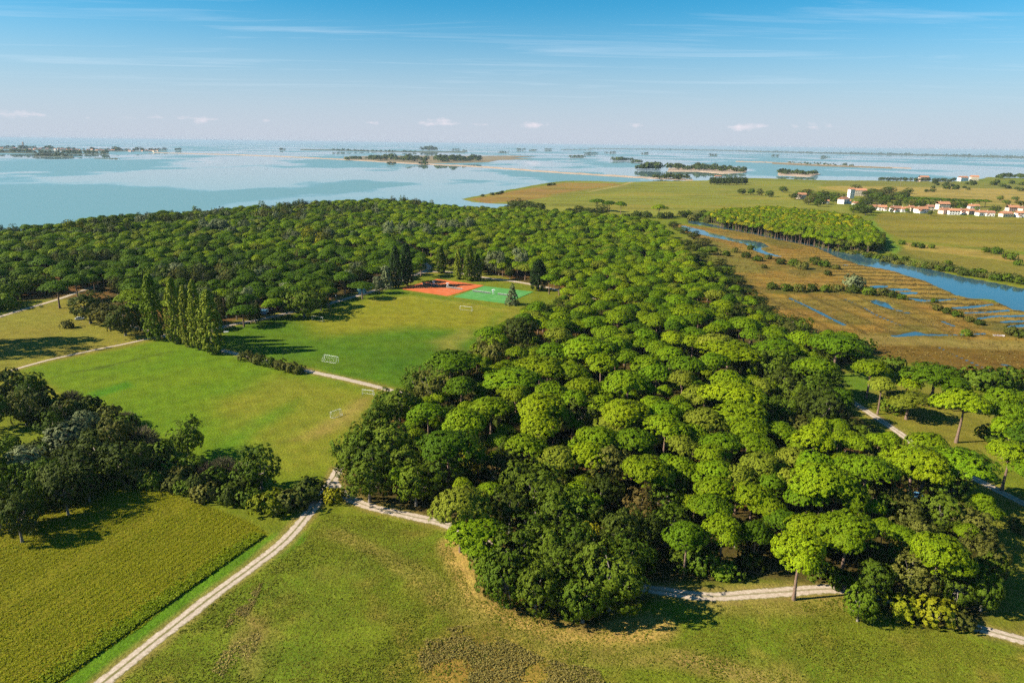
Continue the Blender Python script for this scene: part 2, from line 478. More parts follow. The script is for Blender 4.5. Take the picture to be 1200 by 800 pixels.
# ------------------------------------------------------------------ layout survey (photograph points -> metres)
TRACKS = {   # name: (points, width, rutted)
    'main_track': ([(60, 848), (120, 800), (190, 744), (250, 697), (300, 660), (335, 632), (360, 603), (373, 586), (386, 568), (398, 548)], 3.0, 1.0),
    'wood_track': ([(390, 564), (404, 580), (432, 593), (475, 603), (522, 614), (562, 632), (600, 655), (680, 678), (765, 690), (830, 698), (900, 694), (985, 690), (1050, 704), (1130, 731), (1200, 750), (1260, 768)], 2.9, 0.7),
    'field_track': ([(500, 468), (464, 459), (400, 443), (355, 433), (300, 420), (262, 411), (225, 402), (195, 394), (165, 385), (148, 378)], 2.7, 0.5),
    'camp_road': ([(235, 392), (265, 382), (300, 375), (380, 357), (450, 337), (478, 325), (500, 319), (530, 319), (565, 325), (610, 331), (660, 341), (700, 350)], 4.2, 0.0),
    'camp_spur': ([(492, 320), (503, 314), (497, 308), (480, 302)], 3.6, 0.0),
    'meadow_path': ([(-60, 392), (0, 371), (40, 359), (70, 350), (110, 336)], 2.6, 0.3),
    'east_track': ([(975, 458), (1000, 472), (1048, 503), (1100, 540), (1145, 562), (1200, 590), (1270, 626)], 2.8, 0.6),
    'dirt_path': ([(196, 392), (150, 402), (110, 410), (60, 421), (20, 432), (-30, 446)], 1.5, 0.0),
}
TRACK_W = {k: GP(v[0]) for k, v in TRACKS.items()}

LAND = GP([(0, 275), (80, 268), (170, 259), (250, 253), (330, 247), (400, 242), (450, 240), (500, 239.5), (533, 241), (560, 243.5), (585, 244.5), (601, 242.5),
           (604, 239), (596, 236.5), (575, 235.5), (556, 234), (543, 230.5), (560, 227), (600, 219), (640, 211.5), (665, 208.5), (700, 209), (730, 210.5), (780, 209.5), (830, 209),
           (850, 206), (870, 206.5), (900, 207), (960, 210), (1040, 211.5), (1100, 213.5), (1135, 213.5), (1155, 210), (1170, 207), (1200, 209)])
LAND = [(-1600, 420)] + LAND + [(2600, 2250), (3200, 1600), (3200, -3000), (-3200, -3000), (-3200, 200)]

def ZO(x, y): return (820 + x * 0.31667, 250 + y * 0.31667)
RIVER = GP([ZO(-40, 20), ZO(60, 40), ZO(180, 62), ZO(300, 82), ZO(420, 108), ZO(540, 132), ZO(640, 150), ZO(720, 168), ZO(800, 190), ZO(880, 212), ZO(960, 232), ZO(1100, 256), ZO(1200, 276), ZO(1330, 312),
            ZO(1330, 400), ZO(1200, 362), ZO(1150, 352), ZO(1130, 340), ZO(1085, 318), ZO(1000, 312), ZO(950, 300), ZO(900, 276), ZO(850, 256), ZO(740, 217), ZO(680, 204), ZO(600, 190), ZO(530, 168), ZO(462, 140),
            ZO(440, 126), ZO(380, 112), ZO(300, 96), ZO(200, 74), ZO(80, 52), ZO(-40, 32)])
POOLS = [GP([ZO(-70, 38), ZO(10, 58), ZO(60, 74), ZO(130, 92), ZO(185, 97), ZO(240, 108), ZO(262, 122), ZO(225, 128), ZO(248, 142), ZO(312, 160), ZO(255, 154), ZO(205, 138), ZO(170, 112), ZO(110, 98), ZO(40, 84), ZO(-70, 56)]),
         GP([ZO(622, 322), ZO(650, 316), ZO(700, 330), ZO(722, 350), ZO(792, 368), ZO(770, 370), ZO(705, 352), ZO(650, 334)]),
         GP([ZO(628, 268), ZO(660, 263), ZO(705, 266), ZO(700, 272), ZO(650, 274)]),
         GP([ZO(690, 276), ZO(770, 276), ZO(785, 283), ZO(720, 284)]),
         GP([ZO(735, 290), ZO(805, 289), ZO(800, 296), ZO(760, 298)]),
         GP([ZO(770, 312), ZO(850, 318), ZO(960, 312), ZO(990, 314), ZO(900, 322), ZO(820, 325)]),
         GP([ZO(920, 345), ZO(1000, 340), ZO(1085, 330), ZO(1100, 336), ZO(1010, 350), ZO(940, 352)]),
         GP([ZO(965, 362), ZO(1050, 360), ZO(1145, 352), ZO(1160, 360), ZO(1060, 368), ZO(980, 370)]),
         GP([ZO(1010, 384), ZO(1080, 374), ZO(1210, 372), ZO(1210, 382), ZO(1090, 384), ZO(1030, 392)]),
         GP([ZO(1080, 402), ZO(1140, 392), ZO(1250, 390), ZO(1250, 400), ZO(1140, 403)]),
         GP([ZO(1120, 414), ZO(1180, 408), ZO(1260, 410), ZO(1260, 418), ZO(1150, 420)]),
         GP([ZO(690, 451), ZO(740, 448), ZO(795, 436), ZO(815, 438), ZO(835, 444), ZO(930, 445), ZO(1060, 440), ZO(1060, 445), ZO(930, 450), ZO(800, 448), ZO(740, 453)])]
DITCHES = [(GP([ZO(300, 190), ZO(410, 255)]), 1.6), (GP([ZO(330, 310), ZO(400, 342), ZO(470, 378), ZO(535, 410)]), 2.6), (GP([ZO(540, 316), ZO(600, 342), ZO(650, 372), ZO(750, 415)]), 2.0),
           (GP([ZO(900, 398), ZO(945, 416)]), 2.6), (GP([ZO(880, 490), ZO(960, 528), ZO(1050, 568), ZO(1120, 600)]), 2.0),
           (GP([ZO(930, 495), ZO(1045, 490), ZO(1160, 484)]), 1.6), (GP([ZO(470, 182), ZO(545, 190)]), 2.2), (GP([ZO(1100, 556), ZO(1160, 560)]), 2.0)]

WATER_Z = -0.45


def ground_height(X, Y):
    z = (fbm(X, Y, 38.0, 3, 3) - 0.5) * 0.35
    r = np.hypot(X, Y)
    z = z * np.clip((1500 - r) / 1200, 0.15, 1)
    sd = sdf(X, Y, LAND, 400.0)
    wob = (fbm(X, Y, 22.0, 11, 3) - 0.5)
    z = np.where(sd > 15, z, np.minimum(z, np.clip((sd + 10 * wob) * 0.10, -3.0, 0.2)))
    sr = sdf(X, Y, RIVER, 30.0)
    z = np.minimum(z, np.clip(-(sr + 5 * wob + 1.0) * 0.35, -2.5, 1.0))
    for p in POOLS:
        s = sdf(X, Y, p, 20.0)
        z = np.minimum(z, np.clip(-(s + 3.0 * wob + 0.6) * 0.42, -1.5, 1.0))
    for p, w in DITCHES:
        d = ldist(X, Y, p, 20.0)
        z = np.minimum(z, np.clip((d - w * 0.75 + 1.5 * wob) * 0.42, -1.0, 1.0))
    return z


def lerp(C, m, rgb):
    m = m[:, None]
    return C * (1 - m) + np.array(rgb)[None, :] * m


def ss(x, a, b):
    t = np.clip((x - a) / (b - a), 0, 1)
    return t * t * (3 - 2 * t)


MARSH = GP([(800, 262), (905, 275), (960, 290), (1060, 318), (1120, 345), (1250, 372), (1250, 460), (1180, 452), (1110, 430), (1050, 420), (1000, 410), (935, 388), (880, 352), (850, 318), (825, 285), (785, 262)])
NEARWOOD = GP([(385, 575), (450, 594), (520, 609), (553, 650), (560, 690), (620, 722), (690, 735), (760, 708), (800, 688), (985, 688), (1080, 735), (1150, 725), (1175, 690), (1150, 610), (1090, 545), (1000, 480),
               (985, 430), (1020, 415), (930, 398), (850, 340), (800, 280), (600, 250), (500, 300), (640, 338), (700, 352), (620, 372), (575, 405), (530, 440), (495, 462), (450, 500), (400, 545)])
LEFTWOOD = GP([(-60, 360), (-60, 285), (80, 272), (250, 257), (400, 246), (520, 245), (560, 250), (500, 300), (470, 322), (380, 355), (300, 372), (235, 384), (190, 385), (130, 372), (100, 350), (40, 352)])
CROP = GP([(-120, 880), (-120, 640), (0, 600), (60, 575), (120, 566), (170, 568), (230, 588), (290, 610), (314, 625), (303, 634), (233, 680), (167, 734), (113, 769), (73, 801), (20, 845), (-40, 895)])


def build_ground():
    rr = [0.0, 15, 30, 45, 58]
    r = 64.0
    while r < 2700:
        rr.append(r)
        r *= 1.0075 if 300 < r < 800 else 1.0095
    rr += [2900, 3300, 4000]
    rr = np.array(rr)
    th = np.concatenate([np.arange(-180, -50, 6.0), np.arange(-50, 50, 0.125), np.arange(50, 180, 6.0)])
    th = np.radians(th)
    nr, nt = len(rr), len(th)
    R, T = np.meshgrid(rr, th, indexing='ij')
    X = (R * np.sin(T)).ravel(); Y = (R * np.cos(T)).ravel()
    Z = ground_height(X, Y)
    n = len(X)
    # ---- cover colours (albedo)
    n1 = fbm(X, Y, 45, 21); n2 = fbm(X, Y, 14, 31); n3 = fbm(X, Y, 150, 41); n4 = fbm(X, Y, 5, 51)
    C = np.tile(np.array([[0.105, 0.135, 0.014]]), (n, 1))

    def poly(pts, rgb, feather=3.0, amt=1.0, wob=4.0, var=None, z=0):
        nonlocal C
        w = GP(pts) if isinstance(pts[0][0], (int, float)) and z == 0 else pts
        s = sdf(X, Y, w, 60.0) + (n2 - 0.5) * 2 * wob
        m = ss(s, -feather, feather) * amt
        if var is not None:
            m = m * var
        C = lerp(C, m, rgb)

    def line(pts, w, rgb, feather=1.5, amt=1.0, wob=1.0, world=False):
        nonlocal C
        d = ldist(X, Y, pts if world else GP(pts), 40.0) + (n2 - 0.5) * 2 * wob
        C = lerp(C, (1 - ss(d, w / 2, w / 2 + feather)) * amt, rgb)
    # broad dryness
    C = lerp(C, ss(n1, 0.45, 0.72) * 0.55, (0.165, 0.150, 0.028))
    # foreground meadow
    FORE = [(130, 800), (250, 705), (330, 645), (380, 600), (430, 602), (520, 620), (560, 700), (690, 740), (780, 715), (990, 698), (1130, 740), (1300, 780), (1300, 900), (60, 900)]
    poly(FORE, (0.102, 0.138, 0.014), 3, 0.9)
    poly(FORE, (0.205, 0.160, 0.045), 3, 0.75, var=ss(n1 * 0.6 + n4 * 0.4, 0.46, 0.66))
    poly([(250, 800), (420, 640), (520, 640), (560, 720), (640, 760), (560, 800)], (0.085, 0.130, 0.014), 8, 0.75, var=ss(n2, 0.35, 0.65))
    line([(530, 640), (548, 668), (565, 700), (600, 722), (650, 740), (700, 742), (770, 735)], 3.5, (0.30, 0.215, 0.085), 3.5, 0.9, 1.2)
    line([(395, 625), (440, 645), (490, 672), (540, 715), (580, 740), (660, 765), (800, 772), (930, 800)], 2.5, (0.21, 0.165, 0.06), 3.0, 0.55, 1.0)
    line([(800, 770), (850, 782), (900, 800)], 2.0, (0.24, 0.18, 0.075), 2.0, 0.7, 0.6)
    line([(1000, 700), (930, 706), (880, 705), (830, 705)], 4.0, (0.21, 0.165, 0.06), 4.0, 0.6)
    poly([(250, 760), (300, 690), (330, 700), (310, 760), (280, 790)], (0.20, 0.15, 0.07), 4, 0.55, var=ss(n4, 0.4, 0.7))
    poly([(480, 760), (540, 735), (620, 770), (720, 800), (720, 830), (480, 830)], (0.235, 0.155, 0.048), 4, 0.85)
    # lawn on the left
    LAWN = [(25, 432), (200, 396), (262, 412), (360, 436), (470, 464), (440, 500), (400, 548), (330, 600), (230, 540), (150, 490), (60, 450)]
    poly(LAWN, (0.088, 0.152, 0.009), 4, 0.95)
    poly([(250, 470), (330, 440), (470, 464), (440, 500), (400, 550), (330, 560), (280, 510)], (0.150, 0.155, 0.022), 10, 0.8)
    poly([(235, 545), (265, 515), (320, 480), (350, 468), (345, 480), (290, 512), (255, 545)], (0.065, 0.160, 0.010), 5, 0.6)
    poly([(100, 462), (150, 446), (160, 452), (110, 467)], (0.045, 0.150, 0.010), 2, 0.8)
    line([(65, 441), (130, 428), (200, 412)], 1.2, (0.055, 0.085, 0.012), 1.5, 0.7)
    poly([(340, 515), (390, 490), (420, 466), (440, 462), (430, 478), (400, 500), (360, 518)], (0.245, 0.185, 0.075), 4, 0.6)
    poly([(-80, 420), (-60, 385), (0, 372), (90, 345), (180, 385), (190, 395), (60, 422), (0, 440)], (0.155, 0.145, 0.032), 5, 0.9)
    # sports field
    FIELD = [(262, 385), (380, 360), (460, 338), (530, 350), (592, 360), (575, 395), (530, 425), (485, 458), (400, 440), (300, 416), (262, 408)]
    poly(FIELD, (0.060, 0.120, 0.009), 4, 1.0)
    poly([(350, 375), (430, 350), (480, 346), (592, 362), (570, 385), (480, 385), (380, 392)], (0.165, 0.165, 0.018), 12, 0.9)
    poly([(420, 420), (520, 400), (560, 405), (520, 430), (470, 440)], (0.045, 0.100, 0.008), 10, 0.7)  # cloud shadow on the grass, painted in as darker green
    poly([(500, 400), (545, 385), (560, 390), (530, 415)], (0.20, 0.175, 0.05), 6, 0.6)
    line([(440, 352), (480, 348), (530, 354), (590, 364)], 3, (0.21, 0.20, 0.04), 4, 0.5)
    # crop field soil
    C = lerp(C, ss(sdf(X, Y, CROP, 20), -1.0, 1.0), (0.125, 0.125, 0.011))
    C = lerp(C, ss(sdf(X, Y, CROP, 20), -1.0, 1.0) * ss(n1, 0.45, 0.7) * 0.6, (0.115, 0.105, 0.012))
    line([(338, 631), (285, 661), (240, 690), (200, 720), (140, 766), (92, 806), (50, 845)], 6.5, (0.068, 0.150, 0.010), 2.0, 0.95)
    # wood floors
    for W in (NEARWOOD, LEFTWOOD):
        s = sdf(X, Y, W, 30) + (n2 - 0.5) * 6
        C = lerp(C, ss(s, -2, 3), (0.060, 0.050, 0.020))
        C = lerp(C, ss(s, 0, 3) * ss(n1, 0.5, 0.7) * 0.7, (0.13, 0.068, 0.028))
    # clearing and lawns on the right
    poly([(985, 440), (1040, 435), (1140, 470), (1200, 500), (1230, 540), (1130, 545), (1050, 495)], (0.135, 0.135, 0.026), 4, 1.0)
    poly([(985, 440), (1030, 438), (1040, 452), (1000, 462)], (0.07, 0.13, 0.012), 3, 0.9)
    poly([(1140, 580), (1300, 600), (1300, 800), (1190, 745), (1150, 690), (1160, 620)], (0.12, 0.125, 0.022), 4, 1.0)
    # marsh
    s = sdf(X, Y, MARSH, 30) + (n2 - 0.5) * 8
    mm = ss(s, -3, 3)
    C = lerp(C, mm, (0.192, 0.120, 0.032))
    fa = np.array(G(*ZO(780, 313))); fb = np.array(G(*ZO(1060, 322))); fd = (fb - fa) / np.linalg.norm(fb - fa)
    across = -(X - fa[0]) * fd[1] + (Y - fa[1]) * fd[0]
    furrow = ss(np.sin(across * 2 * np.pi / 15.0 + 2.0 * n1), 0.30, 0.85)
    nearriver = ss(sdf(X, Y, GP([ZO(430, 150), ZO(620, 190), ZO(760, 220), ZO(960, 300), ZO(1200, 360), ZO(1200, 430), ZO(900, 350), ZO(700, 300), ZO(500, 230)]), 40), -8, 8)
    C = lerp(C, mm * ss(n1, 0.48, 0.66) * 0.7, (0.120, 0.105, 0.030))
    C = lerp(C, mm * ss(n4, 0.5, 0.75) * 0.5, (0.21, 0.155, 0.060))
    C = lerp(C, mm * ss(fbm(X, Y, 26, 94), 0.5, 0.7) * 0.6, (0.075, 0.080, 0.022))
    C = lerp(C, mm * furrow * (0.35 + 0.6 * nearriver), (0.035, 0.030, 0.012))
    C = lerp(C, mm * nearriver * (1 - furrow) * 0.5, (0.235, 0.160, 0.050))
    ga = np.array(G(*ZO(330, 310))); gb = np.array(G(*ZO(535, 410))); gd = (gb - ga) / np.linalg.norm(gb - ga)
    ac2 = -(X - ga[0]) * gd[1] + (Y - ga[1]) * gd[0]
    lower = ss(sdf(X, Y, GP([ZO(200, 270), ZO(640, 300), ZO(1080, 440), ZO(1200, 600), ZO(600, 470), ZO(300, 400)]), 40), -8, 8)
    C = lerp(C, mm * lower * ss(np.sin(ac2 * 2 * np.pi / 15.0 + 2.0 * n1), 0.6, 0.98) * 0.6, (0.050, 0.040, 0.015))
    poly([(985, 405), (1060, 402), (1200, 410), (1260, 470), (1130, 440), (1060, 425)], (0.105, 0.066, 0.016), 4, 0.9)
    poly([(1010, 393), (1200, 400), (1230, 412), (1100, 405), (1010, 404)], (0.17, 0.13, 0.05), 2, 0.85)
    poly([(800, 275), (850, 285), (880, 305), (900, 320), (860, 320), (830, 300)], (0.115, 0.115, 0.03), 5, 0.7)
    line([ZO(280, 290), ZO(420, 288), ZO(560, 290), ZO(700, 296)], 10, (0.075, 0.085, 0.02), 5, 0.7)
    # beyond the river
    BANK = [(780, 246), (860, 262), (950, 282), (1030, 293), (1080, 306), (1150, 322), (1260, 348), (1260, 330), (1150, 305), (1060, 290), (1000, 280), (900, 262), (800, 240)]
    poly(BANK, (0.095, 0.100, 0.022), 5, 1.0)
    poly([(540, 232), (600, 221), (665, 210), (850, 208), (960, 213), (985, 238), (1000, 250), (900, 246), (830, 242), (780, 252), (700, 246), (600, 245)], (0.155, 0.170, 0.034), 8, 1.0)
    poly([(550, 231), (600, 221), (660, 211), (720, 212), (735, 215), (680, 222), (620, 232), (570, 236)], (0.205, 0.120, 0.050), 8, 0.85)
    poly([(640, 226), (700, 217), (745, 212), (760, 214), (700, 226), (660, 232)], (0.13, 0.145, 0.03), 8, 0.7)
    line([(690, 222), (730, 214), (742, 210)], 5, (0.30, 0.24, 0.14), 4, 0.8)
    ROWS = (0.5 + 0.5 * np.sin((Y * 0.93 + X * 0.22) / 5.0 + 4 * n1))
    far = sdf(X, Y, GP([(600, 230), (760, 212), (960, 215), (985, 240), (830, 245), (700, 246)]), 30)
    C = lerp(C, ss(far, 0, 20) * ROWS * 0.22, (0.09, 0.10, 0.022))
    BIG = [(1022, 262), (1030, 249), (1090, 251), (1260, 262), (1260, 300), (1150, 290), (1055, 280)]
    poly(BIG, (0.150, 0.135, 0.026), 4, 1.0, wob=1)
    poly([(1012, 262), (1024, 258), (1056, 292), (1050, 298), (1034, 290)], (0.095, 0.170, 0.020), 3, 1.0, wob=1)
    poly([(1058, 284), (1150, 293), (1260, 306), (1260, 316), (1150, 302), (1062, 292)], (0.235, 0.175, 0.060), 3, 0.9)
    poly([(1058, 292), (1150, 303), (1260, 318), (1260, 340), (1150, 318), (1070, 300)], (0.140, 0.125, 0.030), 3, 0.9)
    line([(1150, 296), (1200, 303)], 6, (0.08, 0.08, 0.02), 4, 0.6)
    poly([(955, 218), (1040, 216), (1200, 224), (1260, 228), (1260, 246), (1160, 240), (1100, 232), (1000, 226)], (0.250, 0.195, 0.070), 6, 1.0)
    poly([(930, 212), (1040, 212), (1160, 217), (1260, 220), (1260, 226), (1150, 222), (1000, 218)], (0.135, 0.140, 0.035), 6, 0.9)
    poly([(1000, 236), (1100, 236), (1260, 246), (1260, 258), (1090, 250), (1010, 246)], (0.14, 0.145, 0.04), 5, 0.9)
    # drilled rows and streaky growth on the fields beyond the river
    st = fbm(X * 0.18, Y * 1.0, 16, 61); st2 = fbm(X * 0.3, Y * 1.0, 60, 66)
    bey = ss(sdf(X, Y, GP([(545, 232), (600, 221), (665, 210), (850, 208), (1260, 214), (1260, 335), (1150, 303), (1060, 286), (1020, 262), (960, 245), (830, 243), (700, 247)]), 40), -5, 10)
    C = lerp(C, bey * ss(st, 0.5, 0.72) * 0.6, (0.085, 0.090, 0.020))
    C = lerp(C, bey * ss(st2, 0.52, 0.70) * 0.45, (0.225, 0.180, 0.050))
    # mowing lines on the foreground meadow and lawn
    mow = 0.5 + 0.5 * np.sin(np.hypot(X + 20, Y - 175) * 2 * np.pi / 3.4 + 2 * n2)
    near_ = ss(sdf(X, Y, GP(FORE), 20), 0, 6)
    C = C * (1 - 0.16 * near_ * mow * ss(n1, 0.35, 0.6))[:, None]
    mow2 = 0.5 + 0.5 * np.sin((X * 0.86 + Y * 0.5) * 2 * np.pi / 4.5 + 1.5 * n2)
    C = C * (1 - 0.07 * ss(np.maximum(sdf(X, Y, GP(LAWN), 20), sdf(X, Y, GP(FIELD), 20)), 0, 6) * mow2)[:, None]
    # worn verges along tracks
    for k, w in TRACK_W.items():
        line(w, TRACKS[k][1] + 0.6, (0.190, 0.155, 0.060), 1.8, 0.8, 0.8, world=True)
    # mud of the shore and of the river bed
    C = lerp(C, ss(-Z, 0.22, 0.6), (0.075, 0.060, 0.032))
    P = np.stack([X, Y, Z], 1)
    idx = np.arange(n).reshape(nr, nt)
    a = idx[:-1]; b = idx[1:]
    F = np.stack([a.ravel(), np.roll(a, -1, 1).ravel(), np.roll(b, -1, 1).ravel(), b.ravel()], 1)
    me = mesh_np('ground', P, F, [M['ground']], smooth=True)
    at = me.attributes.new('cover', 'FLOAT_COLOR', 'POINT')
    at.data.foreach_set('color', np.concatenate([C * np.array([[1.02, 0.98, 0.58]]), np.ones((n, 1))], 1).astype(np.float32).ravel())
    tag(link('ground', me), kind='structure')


build_ground()


def hz(x, y):
    return float(ground_height(np.array([x]), np.array([y]))[0])


def hzv(P):
    return ground_height(P[:, 0], P[:, 1])


# water: the lagoon with the open sea to the horizon, and the river sheet in the marsh
def water_sheet():
    B = 60000.0
    MB_ = MB(); MB_.v = [(-B, -B, WATER_Z), (B, -B, WATER_Z), (B, B, WATER_Z), (-B, B, WATER_Z)]; MB_.f = [(0, 1, 2, 3)]
    tag(MB_.build('lagoon', M['water']), kind='structure')
    a = GP([(770, 246), (1000, 270), (1300, 310), (1400, 480), (1150, 460), (850, 350)])
    z = WATER_Z + 0.05
    m = MB(); m.v = [(x, y, z) for x, y in a]; m.f = [tuple(reversed(range(len(a))))]
    tag(m.build('river', M['river']), kind='structure')


water_sheet()


def build_track(name, pts, width, rut):
    P = spline(pts, 1.6)
    n = len(P)
    T = np.gradient(P, axis=0); T /= np.linalg.norm(T, axis=1)[:, None] + 1e-9
    Nn = np.stack([-T[:, 1], T[:, 0]], 1)
    k = 9
    V = []; U = []
    s = np.arange(n)
    wj = width * (1 + 0.22 * (fbm(s * 1.6, s * 0 + 3.3, 9, len(name)) - 0.5) * 2) + 0.7
    cj = (fbm(s * 1.6, s * 0 + 7.7, 14, len(name) + 5) - 0.5) * 0.35
    for j in range(k):
        t = j / (k - 1)
        off = (t - 0.5) * wj + cj
        p = P + Nn * off[:, None]
        zz = hzv(p) + 0.05 + np.clip(np.hypot(p[:, 0], p[:, 1]) - 200, 0, 400) * 0.00025
        zz = zz - (0.10 if j in (0, k - 1) else 0.0) - (0.04 * rut if j in (2, 6) else 0)
        V.append(np.concatenate([p, zz[:, None]], 1)); U.append(np.full(n, t))
    V = np.stack(V, 1).reshape(-1, 3); U = np.stack(U, 1).ravel()
    idx = np.arange(n * k).reshape(n, k)
    F = np.stack([idx[:-1, :-1].ravel(), idx[1:, :-1].ravel(), idx[1:, 1:].ravel(), idx[:-1, 1:].ravel()], 1)[:, ::-1]
    me = mesh_np(name, V, F, [M['path']], smooth=True)
    uv = me.uv_layers.new(name='across')
    uu = U[F.ravel()]
    uv.data.foreach_set('uv', np.stack([uu, np.full(len(uu), rut)], 1).astype(np.float32).ravel())
    tag(link(name, me), kind='structure')


for nme, (pp, w, rut) in TRACKS.items():
    build_track(nme, TRACK_W[nme], w, rut)

# ------------------------------------------------------------------ grass, crop and marsh growth (uncountable)
def blades(name, P, size, h, mat, per=3, lean=0.35, seed=1):
    """low sprays of leaf faces at the points P, lying between flat and upright"""
    r = np.random.default_rng(seed)
    P = np.repeat(P, per, 0); N = len(P)
    P = P + np.concatenate([r.normal(0, size * 0.5, (N, 2)), (h * r.uniform(0.1, 1.0, N) ** 1.3)[:, None]], 1)
    nn = np.concatenate([r.normal(0, lean, (N, 2)), np.ones((N, 1))], 1)
    nn /= np.linalg.norm(nn, axis=1)[:, None]
    t = np.cross(nn, r.normal(size=(N, 3))); t /= np.linalg.norm(t, axis=1)[:, None]
    b = np.cross(nn, t); S = (size * r.uniform(0.5, 1.2, N))[:, None]
    V = np.stack([P + t * S, P + b * S * 0.5, P - t * S, P - b * S * 0.5], 1).reshape(-1, 3)
    return link(name, mesh_np(name, V, np.arange(4 * N).reshape(N, 4), [mat]))


def scatter(poly, n, seed, dens=None):
    r = np.random.default_rng(seed); a = np.array(poly); out = []; tot = 0
    while tot < n:
        p = r.uniform(a.min(0), a.max(0), (n * 2, 2))
        k = inside(p[:, 0], p[:, 1], poly)
        if dens is not None:
            k &= r.random(len(p)) < dens(p[:, 0], p[:, 1])
        p = p[k]; out.append(p); tot += len(p)
    p = np.concatenate(out)[:n]
    return np.concatenate([p, hzv(p)[:, None]], 1)


M['crop'] = leafmat('crop_leaves', (0.150, 0.205, 0.004), (0.225, 0.230, 0.005), 0.3, 0.25, 0.05)
M['drygrass'] = leafmat('dry_grass', (0.22, 0.185, 0.045), (0.31, 0.235, 0.070), 0.3, 0.3, 0.08)
M['lush'] = leafmat('lush_grass', (0.050, 0.150, 0.007), (0.080, 0.180, 0.008), 0.3, 0.3, 0.3)
M['grass'] = leafmat('meadow_grass', (0.135, 0.155, 0.010), (0.205, 0.180, 0.024), 0.35, 0.25, 0.06)


def build_growth():
    e0, e1 = np.array(G(312, 628)), np.array(G(113, 769))
    ex = (e1 - e0) / np.linalg.norm(e1 - e0); en = np.array([-ex[1], ex[0]])

    def rows(x, y):
        d = (x - e0[0]) * en[0] + (y - e0[1]) * en[1]
        return (0.28 + 0.72 * (0.5 + 0.5 * np.sin(d * 2 * np.pi / 1.7))) * (0.45 + 0.55 * ss(fbm(d, d * 0 + 2.2, 5.0, 14, 3) * 0.7 + 0.3 * fbm(x, y, 12, 15), 0.38, 0.6))
    P = scatter(CROP, 90000, 5, rows)
    tag(blades('crop_plants', P, 0.14, 0.20, M['crop'], 2, 0.4, 6), 'low yellow green crop covering the field left of the track', 'crop', kind='stuff')
    # taller, coarser margin of the crop towards the track
    n = 5200; r = np.random.default_rng(8); t = r.uniform(0, 1.25, n); o = np.abs(r.normal(0, 1.7, n)) + 0.4
    side = np.sign((np.array(CROP).mean(0) - e0) @ en)
    q = e0 + (e1 - e0) * t[:, None] + en * (o * side)[:, None]
    q = np.concatenate([q, hzv(q)[:, None]], 1)
    tag(blades('crop_margin', q, 0.26, 0.50, M['crop'], 4, 0.5, 9), 'taller coarse crop plants along the edge facing the track', 'crop', kind='stuff')
    fore = GP([(150, 790), (250, 706), (335, 646), (382, 603), (430, 604), (520, 622), (556, 700), (690, 742), (780, 716), (990, 700), (1130, 745), (1240, 790), (1240, 850), (80, 850)])
    P = scatter(fore, 46000, 15, lambda x, y: 0.35 + 0.65 * ss(fbm(x, y, 9, 77), 0.40, 0.62))
    tag(blades('meadow_grass', P, 0.17, 0.09, M['grass'], 2, 0.45, 16), 'uneven grass of the foreground meadow', 'grass', kind='stuff')
    P = scatter(fore, 5200, 17, lambda x, y: ss(fbm(x, y, 7, 177), 0.45, 0.66) * (0.25 + 0.75 * ss(fbm(x, y, 30, 178), 0.4, 0.6)))
    M['tussock'] = leafmat('tussock_grass', (0.120, 0.150, 0.010), (0.185, 0.175, 0.020), 0.3, 0.3, 0.06)
    tag(blades('grass_tussocks', P, 0.20, 0.17, M['tussock'], 4, 0.5, 18), 'coarse darker grass tussocks scattered over the foreground meadow', 'grass', kind='stuff')
    dry = GP([(490, 770), (500, 740), (545, 732), (590, 748), (640, 772), (700, 785), (710, 802), (640, 806), (560, 800), (500, 800)])
    P = scatter(dry, 4200, 25, lambda x, y: ss(fbm(x, y, 5, 78), 0.42, 0.6))
    tag(blades('dry_grass', P, 0.20, 0.32, M['drygrass'], 3, 0.55, 26), 'tall straw coloured grass at the bottom edge of the meadow', 'grass', kind='stuff')
    for i, pl in enumerate([[(248, 785), (262, 762), (290, 742), (308, 738), (300, 760), (285, 785), (262, 795)], [(262, 735), (285, 695), (308, 682), (300, 705), (280, 735)]]):
        P = scatter(GP(pl), 420, 35 + i, lambda x, y: ss(fbm(x, y, 4, 79), 0.42, 0.6))
        tag(blades('dry_grass', P, 0.20, 0.18, M['drygrass'], 3, 0.5, 36 + i),
            ['clump of dead brown grass near the bottom of the track', 'pale dead grass strip just right of the track'][i], 'grass', kind='stuff')
    # reeds over the marsh, none in the water
    def dry_land(x, y):
        return (ground_height(x, y) > -0.28) * ss(fbm(x, y, 12, 80), 0.35, 0.6)
    P = scatter(MARSH, 8000, 55, dry_land)
    M['marsh'] = leafmat('marsh_rushes', (0.150, 0.108, 0.026), (0.210, 0.155, 0.048), 0.3, 0.25, 0.03)
    tag(blades('marsh_rushes', P, 0.6, 0.25, M['marsh'], 2, 0.5, 56), 'brown rushes covering the salt marsh beside the river', 'rushes', kind='stuff')


build_growth()

# ------------------------------------------------------------------ trees: crown and trunk shapes
def unit(v):
    return v / (np.linalg.norm(v, axis=1)[:, None] + 1e-9)


def leaf_faces(C, Nn, S, r, aspect=0.62):
    """pointed leaf-spray faces centred at C, facing roughly Nn"""
    n = len(C)
    t = unit(np.cross(Nn, r.normal(size=(n, 3))))
    b = np.cross(Nn, t)
    S = S[:, None]
    V = np.stack([C + t * S, C + b * S * aspect - Nn * S * 0.12, C - t * S, C - b * S * aspect - Nn * S * 0.12], 1).reshape(-1, 3)
    return V, np.arange(4 * n).reshape(n, 4)


def sphere_pts(n, r, zmin=-1.0):
    z = r.uniform(zmin, 1, n); a = r.uniform(0, 2 * np.pi, n); q = np.sqrt(1 - z * z)
    return np.stack([q * np.cos(a), q * np.sin(a), z], 1)


